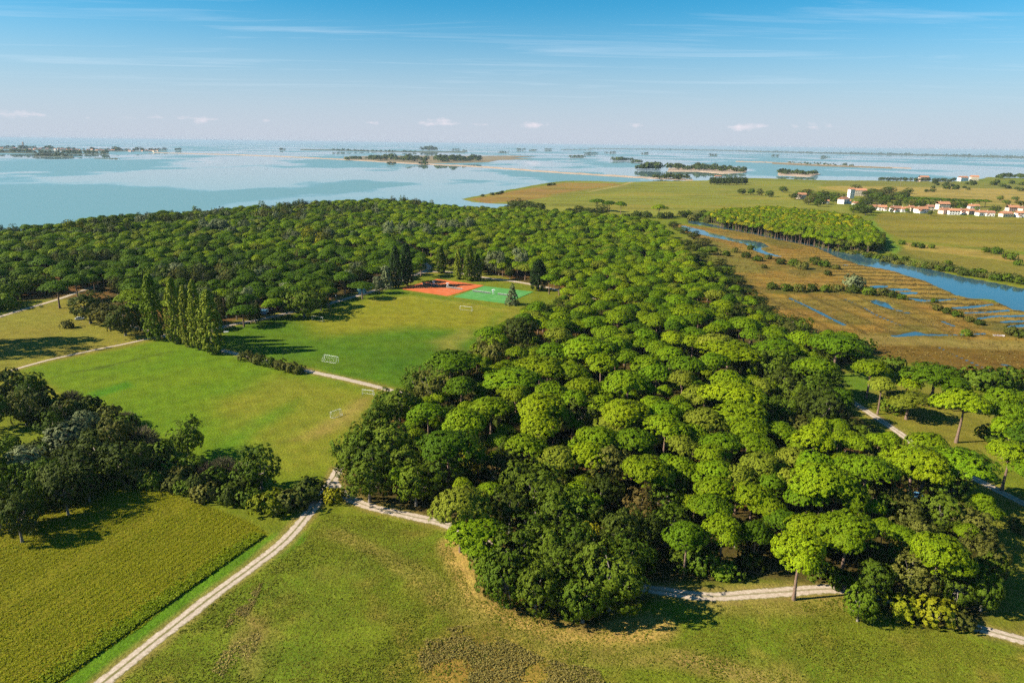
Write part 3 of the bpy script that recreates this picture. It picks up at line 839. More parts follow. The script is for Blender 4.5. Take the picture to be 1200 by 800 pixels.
def tufted(C, Nn, R, per, S, r, zmin=-0.25, up=0.25, whole=None):
    """every tuft (centre C, outward Nn, radius R) becomes a small dome of sprays"""
    n = len(C)
    d = sphere_pts(n * per, r)
    d = unit(d + np.repeat(Nn, per, 0) * 1.0 + np.array([0, 0, up]))
    P = np.repeat(C, per, 0) + d * (np.repeat(R, per) * r.uniform(0.55, 1.05, n * per))[:, None]
    nn = unit(d + r.normal(0, 0.42, (n * per, 3)) if whole is None else d * 0.55 + np.repeat(whole, per, 0) * 0.75 + r.normal(0, 0.26, (n * per, 3)))
    return leaf_faces(P, nn, S * r.uniform(0.7, 1.35, n * per), r)


def pine_crown(seed, lobes=15, R=5.0, dome=3.6, base=8.8, per=20, leaf=0.15, tufts=46, lean=0.0):
    """flat umbrella of a stone pine: rounded lobes of needle tufts; diameter 10, top near 14"""
    r = np.random.default_rng(seed)
    cs = []; rs = []; tips = []
    for i in range(lobes):
        if i == 0:
            rad, a = 0.3, 0.0
        else:
            rad = R * 0.66 * math.sqrt((i + 0.4) / lobes); a = i * 2.39996 + r.normal(0, 0.35)
        lr = R * (r.uniform(0.50, 0.62) if i == 0 else r.uniform(0.30, 0.50))
        z = base + dome * (1 - (rad / R) ** 2) * r.uniform(0.82, 1.06) - lr * 0.52
        c = np.array([rad * math.cos(a) * r.uniform(0.9, 1.12) + lean, rad * math.sin(a) * r.uniform(0.9, 1.12), z])
        tips.append(c - np.array([0, 0, lr * 0.3]))
        k = int(tufts * (lr / (R * 0.33)) ** 2)
        d = sphere_pts(k, r, -0.30)
        p = c + d * np.array([lr, lr, lr * 0.60]) * (1 + r.normal(0, 0.05, (k, 1)))
        cs.append(np.concatenate([p, d], 1)); rs.append(np.full(k, R * 0.086) * r.uniform(0.75, 1.25, k))
    # a few tufts that fill between the lobes
    k = 90; a = r.uniform(0, 2 * np.pi, k); q = R * 0.9 * np.sqrt(r.uniform(0, 1, k))
    p = np.stack([q * np.cos(a) + lean, q * np.sin(a), base + dome * (1 - (q / R) ** 2) * 0.62], 1)
    cs.append(np.concatenate([p, np.tile([[0, 0, 1.0]], (k, 1))], 1)); rs.append(np.full(k, R * 0.12))
    A = np.concatenate(cs); RR = np.concatenate(rs)
    W = unit(A[:, 3:] * 0.8 + unit((A[:, :3] - np.array([lean, 0, base - 1.5])) * np.array([1, 1, 1.25])))
    V, F = tufted(A[:, :3], A[:, 3:], RR, per, leaf, r, whole=W)
    return V, F, tips


def trunk_of(height, r0, tips, seed, bend=0.5, segs=7, lean=0.0, fork=0.62):
    r = np.random.default_rng(seed); m = MB()
    ph = r.uniform(0, 6.28)
    pts = [(lean * (max(t, 0.0) ** 1.5) + bend * math.sin(t * 3 + ph) * t * 0.5, bend * math.cos(t * 2.6 + ph) * t * 0.4, height * t) for t in np.linspace(-0.03, 1, 6)]
    m.tube(pts, [r0 * (1.25 if i == 0 else 1 - 0.13 * i) for i in range(6)], segs)
    for tp in tips:
        s = r.uniform(fork, 0.98)
        p0 = np.array([np.interp(s, np.linspace(-0.03, 1, 6), [q[k] for q in pts]) for k in range(3)])
        mid = (p0 * 0.5 + np.array(tp) * 0.5) + np.array([0, 0, -0.35]) + r.normal(0, 0.2, 3)
        m.tube([tuple(p0), tuple(mid), tuple(tp)], [r0 * 0.42, r0 * 0.30, r0 * 0.12], 5)
    return m


def broad_crown(seed, R=5.0, zc=5.6, rz=4.4, clumps=46, per=36, leaf=0.21, cl=1.45, lower=-0.85, tufts=9):
    """rounded broadleaf crown of many clumps at uneven radius; diameter 10, top near 10"""
    r = np.random.default_rng(seed)
    d = sphere_pts(clumps, r, lower)
    rad = r.uniform(0.55, 1.0, clumps) * (0.86 + 0.24 * np.sin(3 * np.arctan2(d[:, 1], d[:, 0]) + r.uniform(0, 6)))
    C = d * rad[:, None] * np.array([R - cl * 0.5, R - cl * 0.5, rz - cl * 0.4]); C[:, 2] += zc
    cr = cl * r.uniform(0.65, 1.25, clumps)
    td = sphere_pts(clumps * tufts, r); td = unit(td + np.repeat(d, tufts, 0) * 0.8)
    TC = np.repeat(C, tufts, 0) + td * np.repeat(cr, tufts)[:, None]
    V, F = tufted(TC, td, np.full(len(TC), 0.52), per // 3 + 2, leaf, r, up=0.15, whole=unit(td * 0.8 + unit(TC - np.array([0, 0, zc - 1.0]))))
    return V, F, [tuple(c) for c in C[:9]]


def column_crown(seed, R=3.6, h=26.0, z0=0.8, n=420, per=14, leaf=0.40, point=0.52, upright=0.9):
    """Lombardy poplar or cypress: narrow upright column"""
    r = np.random.default_rng(seed)
    t = r.uniform(0, 1, n); a = r.uniform(0, 2 * np.pi, n)
    prof = np.minimum(1, (t / 0.12 + 0.3) ** 0.6) * np.clip((1 - t) / 0.55, 0, 1) ** point
    rib = 0.82 + 0.22 * np.sin(4 * a + 5 * t + r.uniform(0, 6)) + r.normal(0, 0.09, n)
    q = R * prof * rib * r.uniform(0.72, 1.0, n)
    C = np.stack([q * np.cos(a), q * np.sin(a), z0 + t * (h - z0)], 1)
    Nn = unit(np.stack([np.cos(a), np.sin(a), np.full(n, upright * 0.5)], 1))
    d = sphere_pts(n * per, r); d = unit(d + np.repeat(Nn, per, 0) * 0.9)
    P = np.repeat(C, per, 0) + d * np.array([0.75, 0.75, 1.25]) * r.uniform(0.5, 1.05, (n * per, 1))
    return leaf_faces(P, unit(d + r.normal(0, 0.4, d.shape)), leaf * r.uniform(0.7, 1.3, n * per), r)


def conifer_crown(seed, R=3.0, h=11.0, tiers=13, per=10):
    r = np.random.default_rng(seed); C = []; Nn = []
    for i in range(tiers):
        t = i / tiers; z = 0.8 + t * (h - 1); q = R * (1 - t) + 0.15
        for k in range(max(3, int(15 * (1 - t)) + 3)):
            a = r.uniform(0, 6.28)
            for s in (0.55, 1.0):
                C.append((q * s * math.cos(a), q * s * math.sin(a), z - 0.35 * s * q * 0.5 + r.normal(0, 0.15))); Nn.append((math.cos(a) * 0.6, math.sin(a) * 0.6, 0.7))
    C = np.array(C); Nn = unit(np.array(Nn))
    return tufted(C, Nn, np.full(len(C), 0.5), per, 0.3, r)


def shrub_crown(seed, R=5.0, clumps=26, lower=-0.15, rz=5.0):
    return broad_crown(seed, R=R, zc=rz * 0.42, rz=rz * 0.62, clumps=clumps, per=18, leaf=0.46, cl=1.9, lower=lower - 0.3, tufts=9)[:3]


def twig_crown(seed, R=5.0):
    """thin half-bare bush: long fine twigs with few leaves"""
    r = np.random.default_rng(seed); n = 1500
    d = sphere_pts(n, r, 0.05); P = d * (R * r.uniform(0.2, 1.0, n) ** 0.6)[:, None] * np.array([1, 1, 1.15])
    P[:, 2] *= 1.0
    t = unit(d + r.normal(0, 0.35, d.shape)); b = unit(np.cross(t, r.normal(size=t.shape)))
    L = r.uniform(0.5, 1.2, n)[:, None]; w = 0.09
    V = np.stack([P - t * L, P + b * w, P + t * L, P - b * w], 1).reshape(-1, 3)
    return V, np.arange(4 * n).reshape(n, 4)


PROTO = {}


def proto(kind, crown_me, trunk_me, height, diam, zc):
    PROTO.setdefault(kind, []).append(dict(crown=crown_me, trunk=trunk_me, h=height, d=diam, zc=zc))


for i in range(5):
    V, F, tips = pine_crown(100 + i, lobes=10 + i, base=(9.0, 8.6, 8.0, 6.9, 8.6)[i], dome=(3.0, 3.5, 4.0, 5.2, 3.4)[i])
    proto('pine', mesh_np('pine_crown', V, F, [M['pine']]), trunk_of(10.6, 0.34, tips, 200 + i).mesh('pine_trunk', M['bark'], True), 14, 10, 11.4)
for i in range(5):
    V, F, tips = broad_crown(300 + i, rz=4.3 + 0.35 * (i % 3), clumps=44 + 4 * i)
    proto('broad', mesh_np('broad_crown', V, F, [M['oak']]), trunk_of(5.5, 0.36, tips, 310 + i, 0.3).mesh('broad_trunk', M['bark_grey'], True), 10, 10, 5.8)
for i in range(3):
    V, F = column_crown(400 + i)
    proto('column', mesh_np('column_crown', V, F, [M['poplar']]), trunk_of(22, 0.42, [], 410 + i, 0.2).mesh('column_trunk', M['bark_grey'], True), 26, 9.0, 13)
for i in range(2):
    V, F = column_crown(430 + i, R=3.6, h=16, n=300, point=0.45, leaf=0.36)
    proto('cypress', mesh_np('cypress_crown', V, F, [M['cypress']]), trunk_of(13, 0.35, [], 440 + i, 0.1).mesh('cypress_trunk', M['bark_grey'], True), 16, 7.6, 8)
for i in range(2):
    V, F = conifer_crown(450 + i)
    proto('conifer', mesh_np('conifer_crown', V, F, [M['silver']]), trunk_of(9.5, 0.2, [], 460 + i, 0.1).mesh('conifer_trunk', M['bark_grey'], True), 11, 6.4, 5)
for i in range(4):
    V, F, tips = shrub_crown(500 + i, clumps=24 + 3 * i)
    proto('shrub', mesh_np('shrub_crown', V, F, [M['oak']]), trunk_of(2.2, 0.16, [(1.6, 0.6, 2.6), (-1.5, 0.8, 2.7), (0.2, -1.6, 2.5)], 510 + i, 0.2, fork=0.1).mesh('shrub_stems', M['bark_grey'], True), 5.2, 10, 2.6)
for i in range(2):
    V, F = twig_crown(530 + i)
    proto('twigs', mesh_np('twig_crown', V, F, [M['bare']]), trunk_of(2.6, 0.16, [(2.0, 0.8, 3.4), (-2.1, 0.9, 3.3), (0.3, -2.2, 3.2), (0.4, 1.5, 3.8)], 540 + i, 0.2, fork=0.1).mesh('twig_stems', M['bark_grey'], True), 5.5, 10, 2.8)

NAMES = dict(pine='stone_pine', broad='broadleaf_tree', column='poplar_tree', cypress='cypress_tree', conifer='conifer_tree', shrub='shrub', twigs='bare_shrub')
CATS = dict(pine='pine', broad='tree', column='poplar', cypress='cypress', conifer='conifer', shrub='shrub', twigs='shrub')
PLANTED = []        # (x, y, radius, kind)
FIRST = {}


def tree(kind, x, y, sx, sz, mat, label, group=None, name=None, rz=None, var=None, tilt=None, cat=None):
    pr = PROTO[kind][var if var is not None else random.randrange(len(PROTO[kind]))]
    z = hz(x, y) - 0.05
    q = sx * random.uniform(0.93, 1.07)
    root = thing(name or NAMES[kind], label, cat or CATS[kind], (x, y, z), random.uniform(0, 6.283) if rz is None else rz, group, (sx, q, sz))
    if tilt:
        root.rotation_euler = (tilt[0], tilt[1], 0)
    t = link('trunk' if kind not in ('shrub', 'twigs') else 'stems', pr['trunk'], root)
    c = link('crown' if kind not in ('shrub', 'twigs') else 'foliage', pr['crown'], root)
    if mat is not None and c.data.materials[0] is not M[mat]:
        c.material_slots[0].link = 'OBJECT'; c.material_slots[0].material = M[mat]
    PLANTED.append((x, y, pr['d'] * 0.5 * sx, kind))
    vi = PROTO[kind].index(pr)
    FIRST.setdefault((kind, vi, mat), (c, t)); FIRST.setdefault((kind, vi, None), (c, t)); FIRST.setdefault((kind, None, mat), (c, t))
    return root


def at_crown(kind, px, py, w, mat, label, group=None, hs=None, **k):
    """place a tree whose crown centre is seen at (px,py), w photograph pixels wide"""
    pr = PROTO[kind][0]
    zc = pr['zc']
    for _ in range(3):
        d = depth(px, py, zc)
        dia = w * d / FOC
        sx = dia / pr['d'] * (1.13 if kind == 'pine' else 1.08)
        if kind == 'pine':
            sz = (0.55 * sx + 0.50) if hs is None else hs
            sz = min(max(sz, 0.72), 1.35) * (0.92 + 0.16 * ((px * 13 + py * 7) % 10) / 9)
        elif kind == 'broad':
            sz = min(1.6, max(0.55, 0.75 * sx + 0.30)) if hs is None else hs
        else:
            sz = sx * 1.0 if hs is None else hs
        zc = pr['zc'] * sz
    x, y = G(px, py, zc)
    return tree(kind, x, y, sx, sz, mat, label, group, **k)


def at_base(kind, px, py, hpx, wpx, mat, label, group=None, **k):
    """tree standing at ground point (px,py), hpx tall and wpx wide in the photograph"""
    pr = PROTO[kind][0]
    x, y = G(px, py)
    d = depth(px, py)
    ang = math.atan2(CAM_H, math.hypot(x, y))
    h = hpx * d / FOC / math.cos(ang)
    return tree(kind, x, y, wpx * d / FOC / pr['d'], h / pr['h'], mat, label, group, **k)

# ------------------------------------------------------------------ trees that can be told apart
LBL = {
    'edge': ('rounded stone pine along the wood edge facing sports field', 'pines on the field edge of the wood'),
    'mid': ('bright stone pine packed in the middle of the wood', 'pines in the middle of the wood'),
    'front': ('stone pine in the front of the wood above gravel track', 'pines in the front rows of the wood'),
    'east': ('stone pine between dense wood and the clearing track', 'pines near the clearing track'),
}
NEAR_PINES = [
    # x, y, width, zone
    (540, 445, 34, 'edge'), (501, 477, 40, 'edge'), (544, 485, 50, 'edge'), (526, 513, 70, 'edge'), (575, 471, 50, 'edge'), (602, 438, 66, 'edge'),
    (634, 423, 60, 'edge'), (607, 409, 24, 'edge'), (584, 395, 24, 'edge'), (573, 386, 30, 'edge'), (647, 405, 36, 'mid'), (654, 387, 34, 'mid'), (605, 456, 36, 'edge'),
    (634, 468, 55, 'mid'), (647, 452, 40, 'mid'), (632, 490, 45, 'mid'), (650, 479, 36, 'mid'), (616, 515, 45, 'edge'), (587, 513, 24, 'edge'), (656, 528, 40, 'mid'),
    (714, 384, 29, 'mid'), (734, 394, 32, 'mid'), (689, 400, 58, 'mid'), (723, 398, 34, 'mid'), (757, 388, 27, 'mid'), (752, 398, 26, 'mid'), (788, 391, 29, 'mid'), (813, 395, 27, 'mid'),
    (772, 402, 30, 'mid'), (786, 409, 30, 'mid'), (840, 395, 45, 'mid'), (855, 404, 66, 'mid'), (912, 402, 50, 'mid'), (705, 418, 38, 'mid'), (734, 413, 32, 'mid'), (761, 420, 34, 'mid'),
    (671, 429, 36, 'mid'), (666, 414, 28, 'mid'), (806, 422, 40, 'mid'), (837, 418, 36, 'mid'), (770, 431, 34, 'mid'), (736, 440, 48, 'mid'), (801, 438, 34, 'mid'), (853, 438, 38, 'mid'),
    (684, 446, 38, 'mid'), (754, 449, 28, 'mid'), (862, 454, 64, 'mid'), (894, 447, 26, 'mid'), (673, 461, 36, 'mid'), (705, 468, 36, 'mid'), (732, 474, 54, 'mid'), (765, 468, 34, 'mid'),
    (777, 477, 42, 'mid'), (795, 466, 20, 'mid'), (804, 474, 20, 'mid'), (871, 477, 62, 'mid'), (826, 483, 40, 'mid'), (781, 492, 46, 'mid'), (815, 501, 34, 'mid'), (878, 497, 42, 'mid'),
    (916, 499, 34, 'mid'), (700, 506, 52, 'mid'), (743, 508, 46, 'mid'), (689, 524, 42, 'mid'), (847, 513, 44, 'mid'), (835, 526, 42, 'mid'), (883, 513, 46, 'mid'), (757, 540, 58, 'mid'),
    (799, 540, 34, 'mid'), (840, 546, 46, 'mid'), (894, 537, 52, 'mid'), (867, 551, 38, 'mid'), (712, 452, 34, 'mid'), (720, 490, 36, 'mid'), (850, 490, 40, 'mid'), (800, 515, 36, 'mid'),
    (941, 391, 30, 'east'), (957, 423, 47, 'east'), (988, 459, 28, 'east'), (1090, 512, 44, 'east'), (1074, 530, 66, 'east'), (1123, 533, 70, 'east'), (1087, 535, 56, 'east'),
    (1004, 514, 30, 'east'), (1018, 542, 58, 'east'), (957, 504, 38, 'east'), (937, 510, 30, 'east'), (957, 535, 46, 'east'), (968, 553, 66, 'east'), (930, 530, 40, 'mid'), (925, 555, 44, 'mid'),
    (1180, 459, 42, 'east'), (1192, 477, 44, 'east'), (1184, 494, 42, 'east'), (1186, 521, 48, 'east'), (1215, 500, 46, 'east'), (1220, 540, 50, 'east'),
    (835, 587, 46, 'front'), (883, 573, 50, 'front'), (849, 610, 42, 'front'), (806, 618, 44, 'front'), (887, 616, 36, 'front'), (919, 602, 38, 'front'), (905, 589, 30, 'front'), (838, 565, 40, 'front'),
    (950, 609, 48, 'front'), (948, 573, 42, 'front'), (995, 569, 44, 'front'), (905, 560, 36, 'front'),
]
for x, y, w, z in NEAR_PINES:
    at_crown('pine', x, y, w, 'pine' if (x * 7 + y) % 5 else ('pine_deep' if z != 'mid' else 'pine_pale'), *LBL[z], var=[None, 3, 2][(x + y) % 3] if z in ('front', 'east') else None)
SPECIAL_PINES = [
    (528, 417, 58, 'pine_deep', 'stone pine jutting out farthest onto the sports field from the wood'),
    (817, 456, 32, 'pine_pale', 'pale thin stone pine with bare whitish trunk in the middle of the wood'),
    (982, 396, 62, 'pine_deep', 'broad dark stone pine at the wood corner beside the salt marsh'),
    (1022, 425, 42, 'pine', 'round stone pine on the clearing nearest the marsh ditch'),
    (1035, 446, 30, 'pine_pale', 'slim yellowish stone pine leaning on the clearing beside the track'),
    (1065, 443, 30, 'pine', 'small stone pine behind the flat-topped pair on the clearing'),
    (1067, 463, 50, 'pine_pale', 'flat-topped stone pine with visible trunk in the middle of the clearing'),
    (1099, 432, 58, 'pine_deep', 'wide stone pine with bare grey branches at the marsh side of the clearing'),
    (1112, 445, 36, 'pine_deep', 'smaller stone pine just in front of the wide bare-branched one'),
    (1132, 463, 52, 'pine', 'single stone pine with straight pink trunk on the right of the clearing'),
    (539, 580, 60, 'pine_pale', 'dull olive stone pine at the end of the gravel track bend'),
    (557, 614, 72, 'pine', 'big bright green stone pine at the wood corner over the track'),
    (997, 609, 66, 'pine', 'big rounded stone pine with bare lower limbs right of the lone track pine'),
    (1103, 634, 66, 'pine', 'rounded stone pine above the yellow bushes at lower right'),
]
for x, y, w, mt, lb in SPECIAL_PINES:
    at_crown('pine', x, y, w, mt, lb, hs=0.82 if x in (1067, 1065, 1112) else 0.9 if x == 557 else None, var=3 if x in (557, 997, 1103) else None)
at_base('pine', 930, 702, 82, 66, 'pine', 'lone stone pine standing on the verge of the gravel track', var=3)
at_base('pine', 70, 361, 36, 36, 'pine_deep', 'umbrella pine standing alone beside the path on the left lawn')
at_base('pine', 92, 352, 34, 32, 'pine_deep', 'umbrella pine just behind the lone one on the left lawn')
at_crown('pine', 157, 342, 42, 'pine', 'bright round stone pine behind the leftmost poplar')
at_crown('pine', 160, 355, 28, 'pine', 'small bright stone pine left of the leftmost poplar')

BROAD = [
    # x, y, width, material, zone text
    (609, 389, 45, 'holm'), (575, 414, 40, 'olive'), (506, 454, 48, 'olive'), (526, 546, 56, 'oak'), (553, 537, 36, 'yellow'), (488, 447, 36, 'oak'), (468, 474, 44, 'oak'), (445, 490, 42, 'oak'), (452, 470, 30, 'oak'),
    (422, 521, 54, 'oak'), (456, 517, 58, 'oak'), (411, 540, 40, 'oak'), (440, 540, 52, 'oak'), (474, 542, 50, 'oak'), (602, 535, 46, 'holm'), (609, 560, 50, 'oak'), (589, 490, 38, 'holm'), (580, 555, 44, 'holm'), (505, 552, 44, 'oak'),
]
for x, y, w, mt in BROAD:
    lb = {'oak': ('dark leafy oak at the left corner of the wood', 'oaks at the left corner of the wood'),
          'holm': ('blackish holm oak squeezed among pines near the wood edge', 'holm oaks among the left pines'),
          'olive': ('brownish olive oak on the wood edge beside the sports field', 'olive oaks on the field edge'),
          'yellow': ('yellow-tinged oak among dark ones at the wood corner', None)}[mt]
    at_crown('broad', x, y, w, mt, *lb)
at_crown('broad', 432, 559, 52, 'oak', 'dark oak hanging over the junction of the gravel tracks')
at_crown('broad', 487, 564, 50, 'lime', 'mid green oak right behind the gravel track bend')
at_crown('broad', 627, 540, 22, 'rust', 'small rust brown tree in a dark gap of the wood')
FRONT_OAKS = [(598, 596, 52), (602, 648, 62), (629, 575, 54), (654, 598, 60), (638, 638, 60), (654, 664, 60), (678, 598, 56), (705, 576, 50), (673, 634, 56), (727, 620, 60), (669, 548, 42), (620, 620, 50), (690, 660, 54), (740, 650, 50), (760, 620, 44), (640, 558, 44)]
for x, y, w in FRONT_OAKS:
    at_crown('broad', x, y, w, 'oak' if (x + y) % 3 else 'holm', 'dark oak at the front corner of the wood', 'oaks at the front corner of the wood')
for x, y, w, mt, lb in [
    (593, 676, 64, 'oak', 'low spreading oak at the tip of the wood over straw coloured grass'),
    (628, 684, 64, 'oak', 'dense oak touching the meadow in the middle of the wood tip'),
    (716, 672, 82, 'oak', 'large grey-green oak with drooping front branches beside the shaded track'),
    (684, 697, 56, 'oak', 'lowest oak of the wood tip with its shadow on the meadow'),
    (575, 668, 36, 'lime', 'small fresh green bush tree at the tip of the wood'),
    (750, 592, 42, 'rust', 'rust coloured oak crown in the front of the wood'),
    (696, 628, 32, 'yellow', 'yellow-green small tree among dark oaks of the wood tip'),
    (716, 546, 54, 'olive', 'brownish oak between dark oaks and bright pines'),
    (777, 582, 46, 'lime', 'fresh green oak behind the shaded bend of the track'),
    (782, 614, 42, 'oak', 'dark oak beside the black gap above the track'),
    (804, 574, 36, 'holm', 'grey-green holm oak under bright pine crowns near the front'),
    (682, 486, 42, 'holm', 'dark holm oak alone among bright pines in the left of the wood'),
    (355, 351, 50, 'oak', 'rounded leafy oak standing out over the camp road by the sports field'),
    (103, 358, 40, 'holm', 'dark round oak right of the lone umbrella pine on the left lawn'),
    (126, 367, 32, 'olive', 'yellowish small oak beside the parked white car'),
    (144, 371, 40, 'holm', 'dark oak left of the row of poplars'),
    (168, 377, 18, 'lime', 'small light green tree at the foot of the leftmost poplar'),
    (218, 511, 42, 'oak', 'round dark green tree standing up from the middle of the left hedge'),
    (304, 545, 50, 'oak', 'tall green oak near the track end of the left hedge'),
]:
    at_crown('broad', x, y, w, mt, lb)
for x, y, w in [(867, 431, 30), (885, 427, 40), (905, 430, 44), (919, 447, 40), (921, 480, 32), (930, 462, 34), (948, 447, 46), (964, 452, 40), (968, 479, 50), (941, 474, 40), (957, 470, 36), (900, 412, 30), (935, 435, 36)]:
    at_crown('broad', x, y, w, 'holm' if (x + y) % 3 else 'oak', 'dull holm oak between bright pines and the clearing', 'holm oaks beside the clearing')
for x, y, w in [(1051, 585, 40), (1060, 602, 42), (1105, 598, 52), (1114, 573, 52), (1080, 560, 36), (1150, 650, 54), (1155, 688, 46), (1123, 688, 42), (1146, 620, 38), (1035, 600, 36), (1130, 610, 40), (1160, 665, 40)]:
    at_crown('broad', x, y, w, 'oak' if (x + y) % 2 else 'olive', 'olive green oak in the wood at lower right', 'oaks at the lower right of the wood')
for x, y, w, mt, lb in [
    (1024, 679, 48, 'oak', 'rounded green oak beside the track right of the lone pine'),
    (1069, 674, 52, 'olive', 'olive oak between the green oak and the yellow bushes'),
    (1009, 704, 36, 'lime', 'small bush tree at the edge of the meadow right of the lone pine')]:
    at_crown('broad', x, y, w, mt, lb)
for x, y, w, mt, lb in [
    (1056, 708, 42, 'yellow', 'yellowing bush on the meadow edge, left one of the pair'),
    (1099, 717, 46, 'yellow', 'large yellowing bush on the meadow edge beside the track'),
    (1124, 724, 34, 'olive', 'brownish yellow bush where the track leaves the trees at lower right'),
    (826, 657, 44, 'oak', 'dark green bush between trunks above the pale track'),
    (853, 667, 32, 'lime', 'lighter green bush right of the dark one above the pale track'),
    (795, 655, 34, 'oak', 'shaded bush left of the others above the pale track'),
    (1198, 616, 22, 'olive', 'small bush on the lawn at the right edge'),
    (570, 656, 44, 'oak', 'dark bush under the big bright pine at the wood corner'),
    (556, 640, 30, 'lime', 'fresh green bush beside the track end at the wood corner'),
    (962, 668, 34, 'oak', 'dark bush behind the lone track pine on its right side'),
    (990, 680, 34, 'oak', 'dark green bush at the foot of the big rounded front pine'),
    (880, 655, 32, 'holm', 'shaded bush left of the lone track pine'),
    (79, 380, 14, 'olive', 'little brownish bush alone on the left lawn'),
    (7, 353, 28, 'lime', 'leafy bush on the lawn at the far left edge'),
    (362, 574, 36, 'holm', 'dark bush in the angle of the two tracks, left side'),
    (392, 581, 26, 'yellow', 'small yellow-green bush between the meeting tracks'),
    (317, 588, 42, 'yellow', 'yellow-green bush at the track end of the left hedge'),
    (339, 589, 38, 'olive', 'olive bush beside the yellow-green one at the track'),
]:
    at_crown('shrub', x, y, w, mt, lb)
# hedge on the left
HEDGE = [(9, 445, 32, 'holm'), (34, 452, 36, 'oak'), (52, 467, 34, 'holm'), (27, 476, 36, 'olive'), (103, 474, 26, 'holm'), (128, 483, 26, 'olive'), (135, 506, 38, 'olive'), (9, 519, 26, 'lime'), (49, 557, 40, 'oak'),
         (13, 564, 40, 'lime'), (112, 526, 52, 'holm'), (140, 541, 48, 'holm'), (90, 545, 52, 'holm'), (68, 560, 46, 'holm'), (198, 547, 34, 'oak'), (227, 545, 32, 'oak'), (205, 565, 30, 'olive'), (222, 570, 28, 'oak'),
         (293, 583, 32, 'oak'), (241, 577, 32, 'olive'), (268, 577, 30, 'oak'), (180, 545, 34, 'holm'), (160, 535, 36, 'holm'), (60, 500, 36, 'oak'), (115, 500, 30, 'olive'), (-8, 480, 40, 'oak'), (-15, 540, 50, 'oak'),
         (80, 478, 30, 'olive'), (148, 495, 26, 'oak'), (188, 528, 30, 'oak'), (75, 575, 40, 'holm'), (100, 560, 40, 'holm'), (35, 585, 40, 'oak'), (-5, 590, 46, 'holm'), (20, 605, 44, 'holm'), (285, 560, 30, 'oak'), (250, 560, 30, 'oak')]
HL = {'holm': ('blackish green bush in the thick hedge on the left', 'dark hedge bushes'), 'oak': ('mid green bush in the thick hedge on the left', 'green hedge bushes'),
      'olive': ('olive brown bush in the thick hedge on the left', 'olive hedge bushes'), 'lime': ('light green bush at the left edge of the hedge', 'light green hedge bushes')}
for x, y, w, mt in HEDGE:
    at_crown('shrub' if w < 36 else 'broad', x, y, w, mt, *HL[mt], **({'hs': 1.15} if w >= 36 else {}))
for x, y, w, lb in [(79, 508, 50, 'silver-leaved tree in the middle of the left hedge'), (31, 536, 48, 'silver-leaved tree near the left edge of the hedge'), (99, 494, 34, 'smaller silver-leaved tree behind the middle one in the hedge')]:
    at_crown('broad', x, y, w, 'silver', lb, hs=0.9)
for x, y, w in [(83, 465, 26), (65, 484, 30), (148, 490, 26), (166, 511, 38), (261, 545, 32), (277, 549, 26), (176, 522, 30), (240, 548, 26)]:
    at_crown('twigs', x, y, w, 'bare', 'half-bare brown bush on top of the left hedge', 'bare brown hedge bushes')
HEDGE_BAND = GP([(-30, 455), (40, 455), (90, 478), (140, 500), (185, 525), (225, 545), (300, 560), (310, 588), (250, 580), (190, 570), (150, 555), (110, 560), (60, 585), (0, 600), (-40, 600), (-40, 530), (30, 520), (50, 500), (0, 480)], 3)


def fill_hedge():
    r = np.random.default_rng(19); a = np.array(HEDGE_BAND); n = 0
    while n < 90:
        x, y = r.uniform(a.min(0), a.max(0))
        if inside(np.array([x]), np.array([y]), HEDGE_BAND)[0] and min(math.hypot(x - p[0], y - p[1]) for p in PLANTED) > 1.4:
            s = r.uniform(0.45, 0.70)
            mt = ['holm', 'holm', 'oak', 'holm', 'olive'][n % 5]
            tree('shrub', x, y, s, s * r.uniform(0.95, 1.5), mt, 'low bush filling the thick hedge on the left', 'low hedge bushes'); n += 1


fill_hedge()
# poplars beside the field track
for i, (x, y, h, w, mt) in enumerate([(183, 398, 74, 27, 'lime'), (208, 402, 74, 22, 'poplar'), (222, 406, 68, 20, 'poplar'), (234, 410, 78, 22, 'poplar'), (250, 414, 71, 30, 'poplar')]):
    at_base('column', x, y, h, w, mt, ['leftmost tall green poplar in the row beside the field track', 'second poplar from the left, dark green, beside the field track', 'middle poplar of the five, dark and slim',
            'fourth poplar from the left, tall with yellow-green sunlit side', 'rightmost broad yellow-green poplar casting the long shadow on the field'][i], 'poplars beside the field track')
for i, (x, y, w) in enumerate([(289, 417, 17), (302, 421, 17), (315, 424, 16), (328, 427, 17), (340, 430, 19), (350, 432, 15)]):
    at_crown('shrub', x, y, w, 'olive' if i != 2 else 'oak', 'brownish bush in the short row along the field track', 'bushes along the field track')
for i, (x, y, w) in enumerate([(15, 336, 28), (33, 333, 28), (50, 331, 26), (1, 342, 28)]):
    at_crown('broad', x, y, w, 'lime', 'rounded light green tree in the row above the left lawn', 'row of round trees on the left', hs=1.15)
for x, y, h, w, lb in [(-42, 404, 92, 60, 'tall oak just outside the left edge casting the shadow on the lawn'), (-70, 415, 96, 64, 'second tall oak outside the left edge behind the hedge')]:
    at_base('broad', x, y, h, w, 'holm', lb)
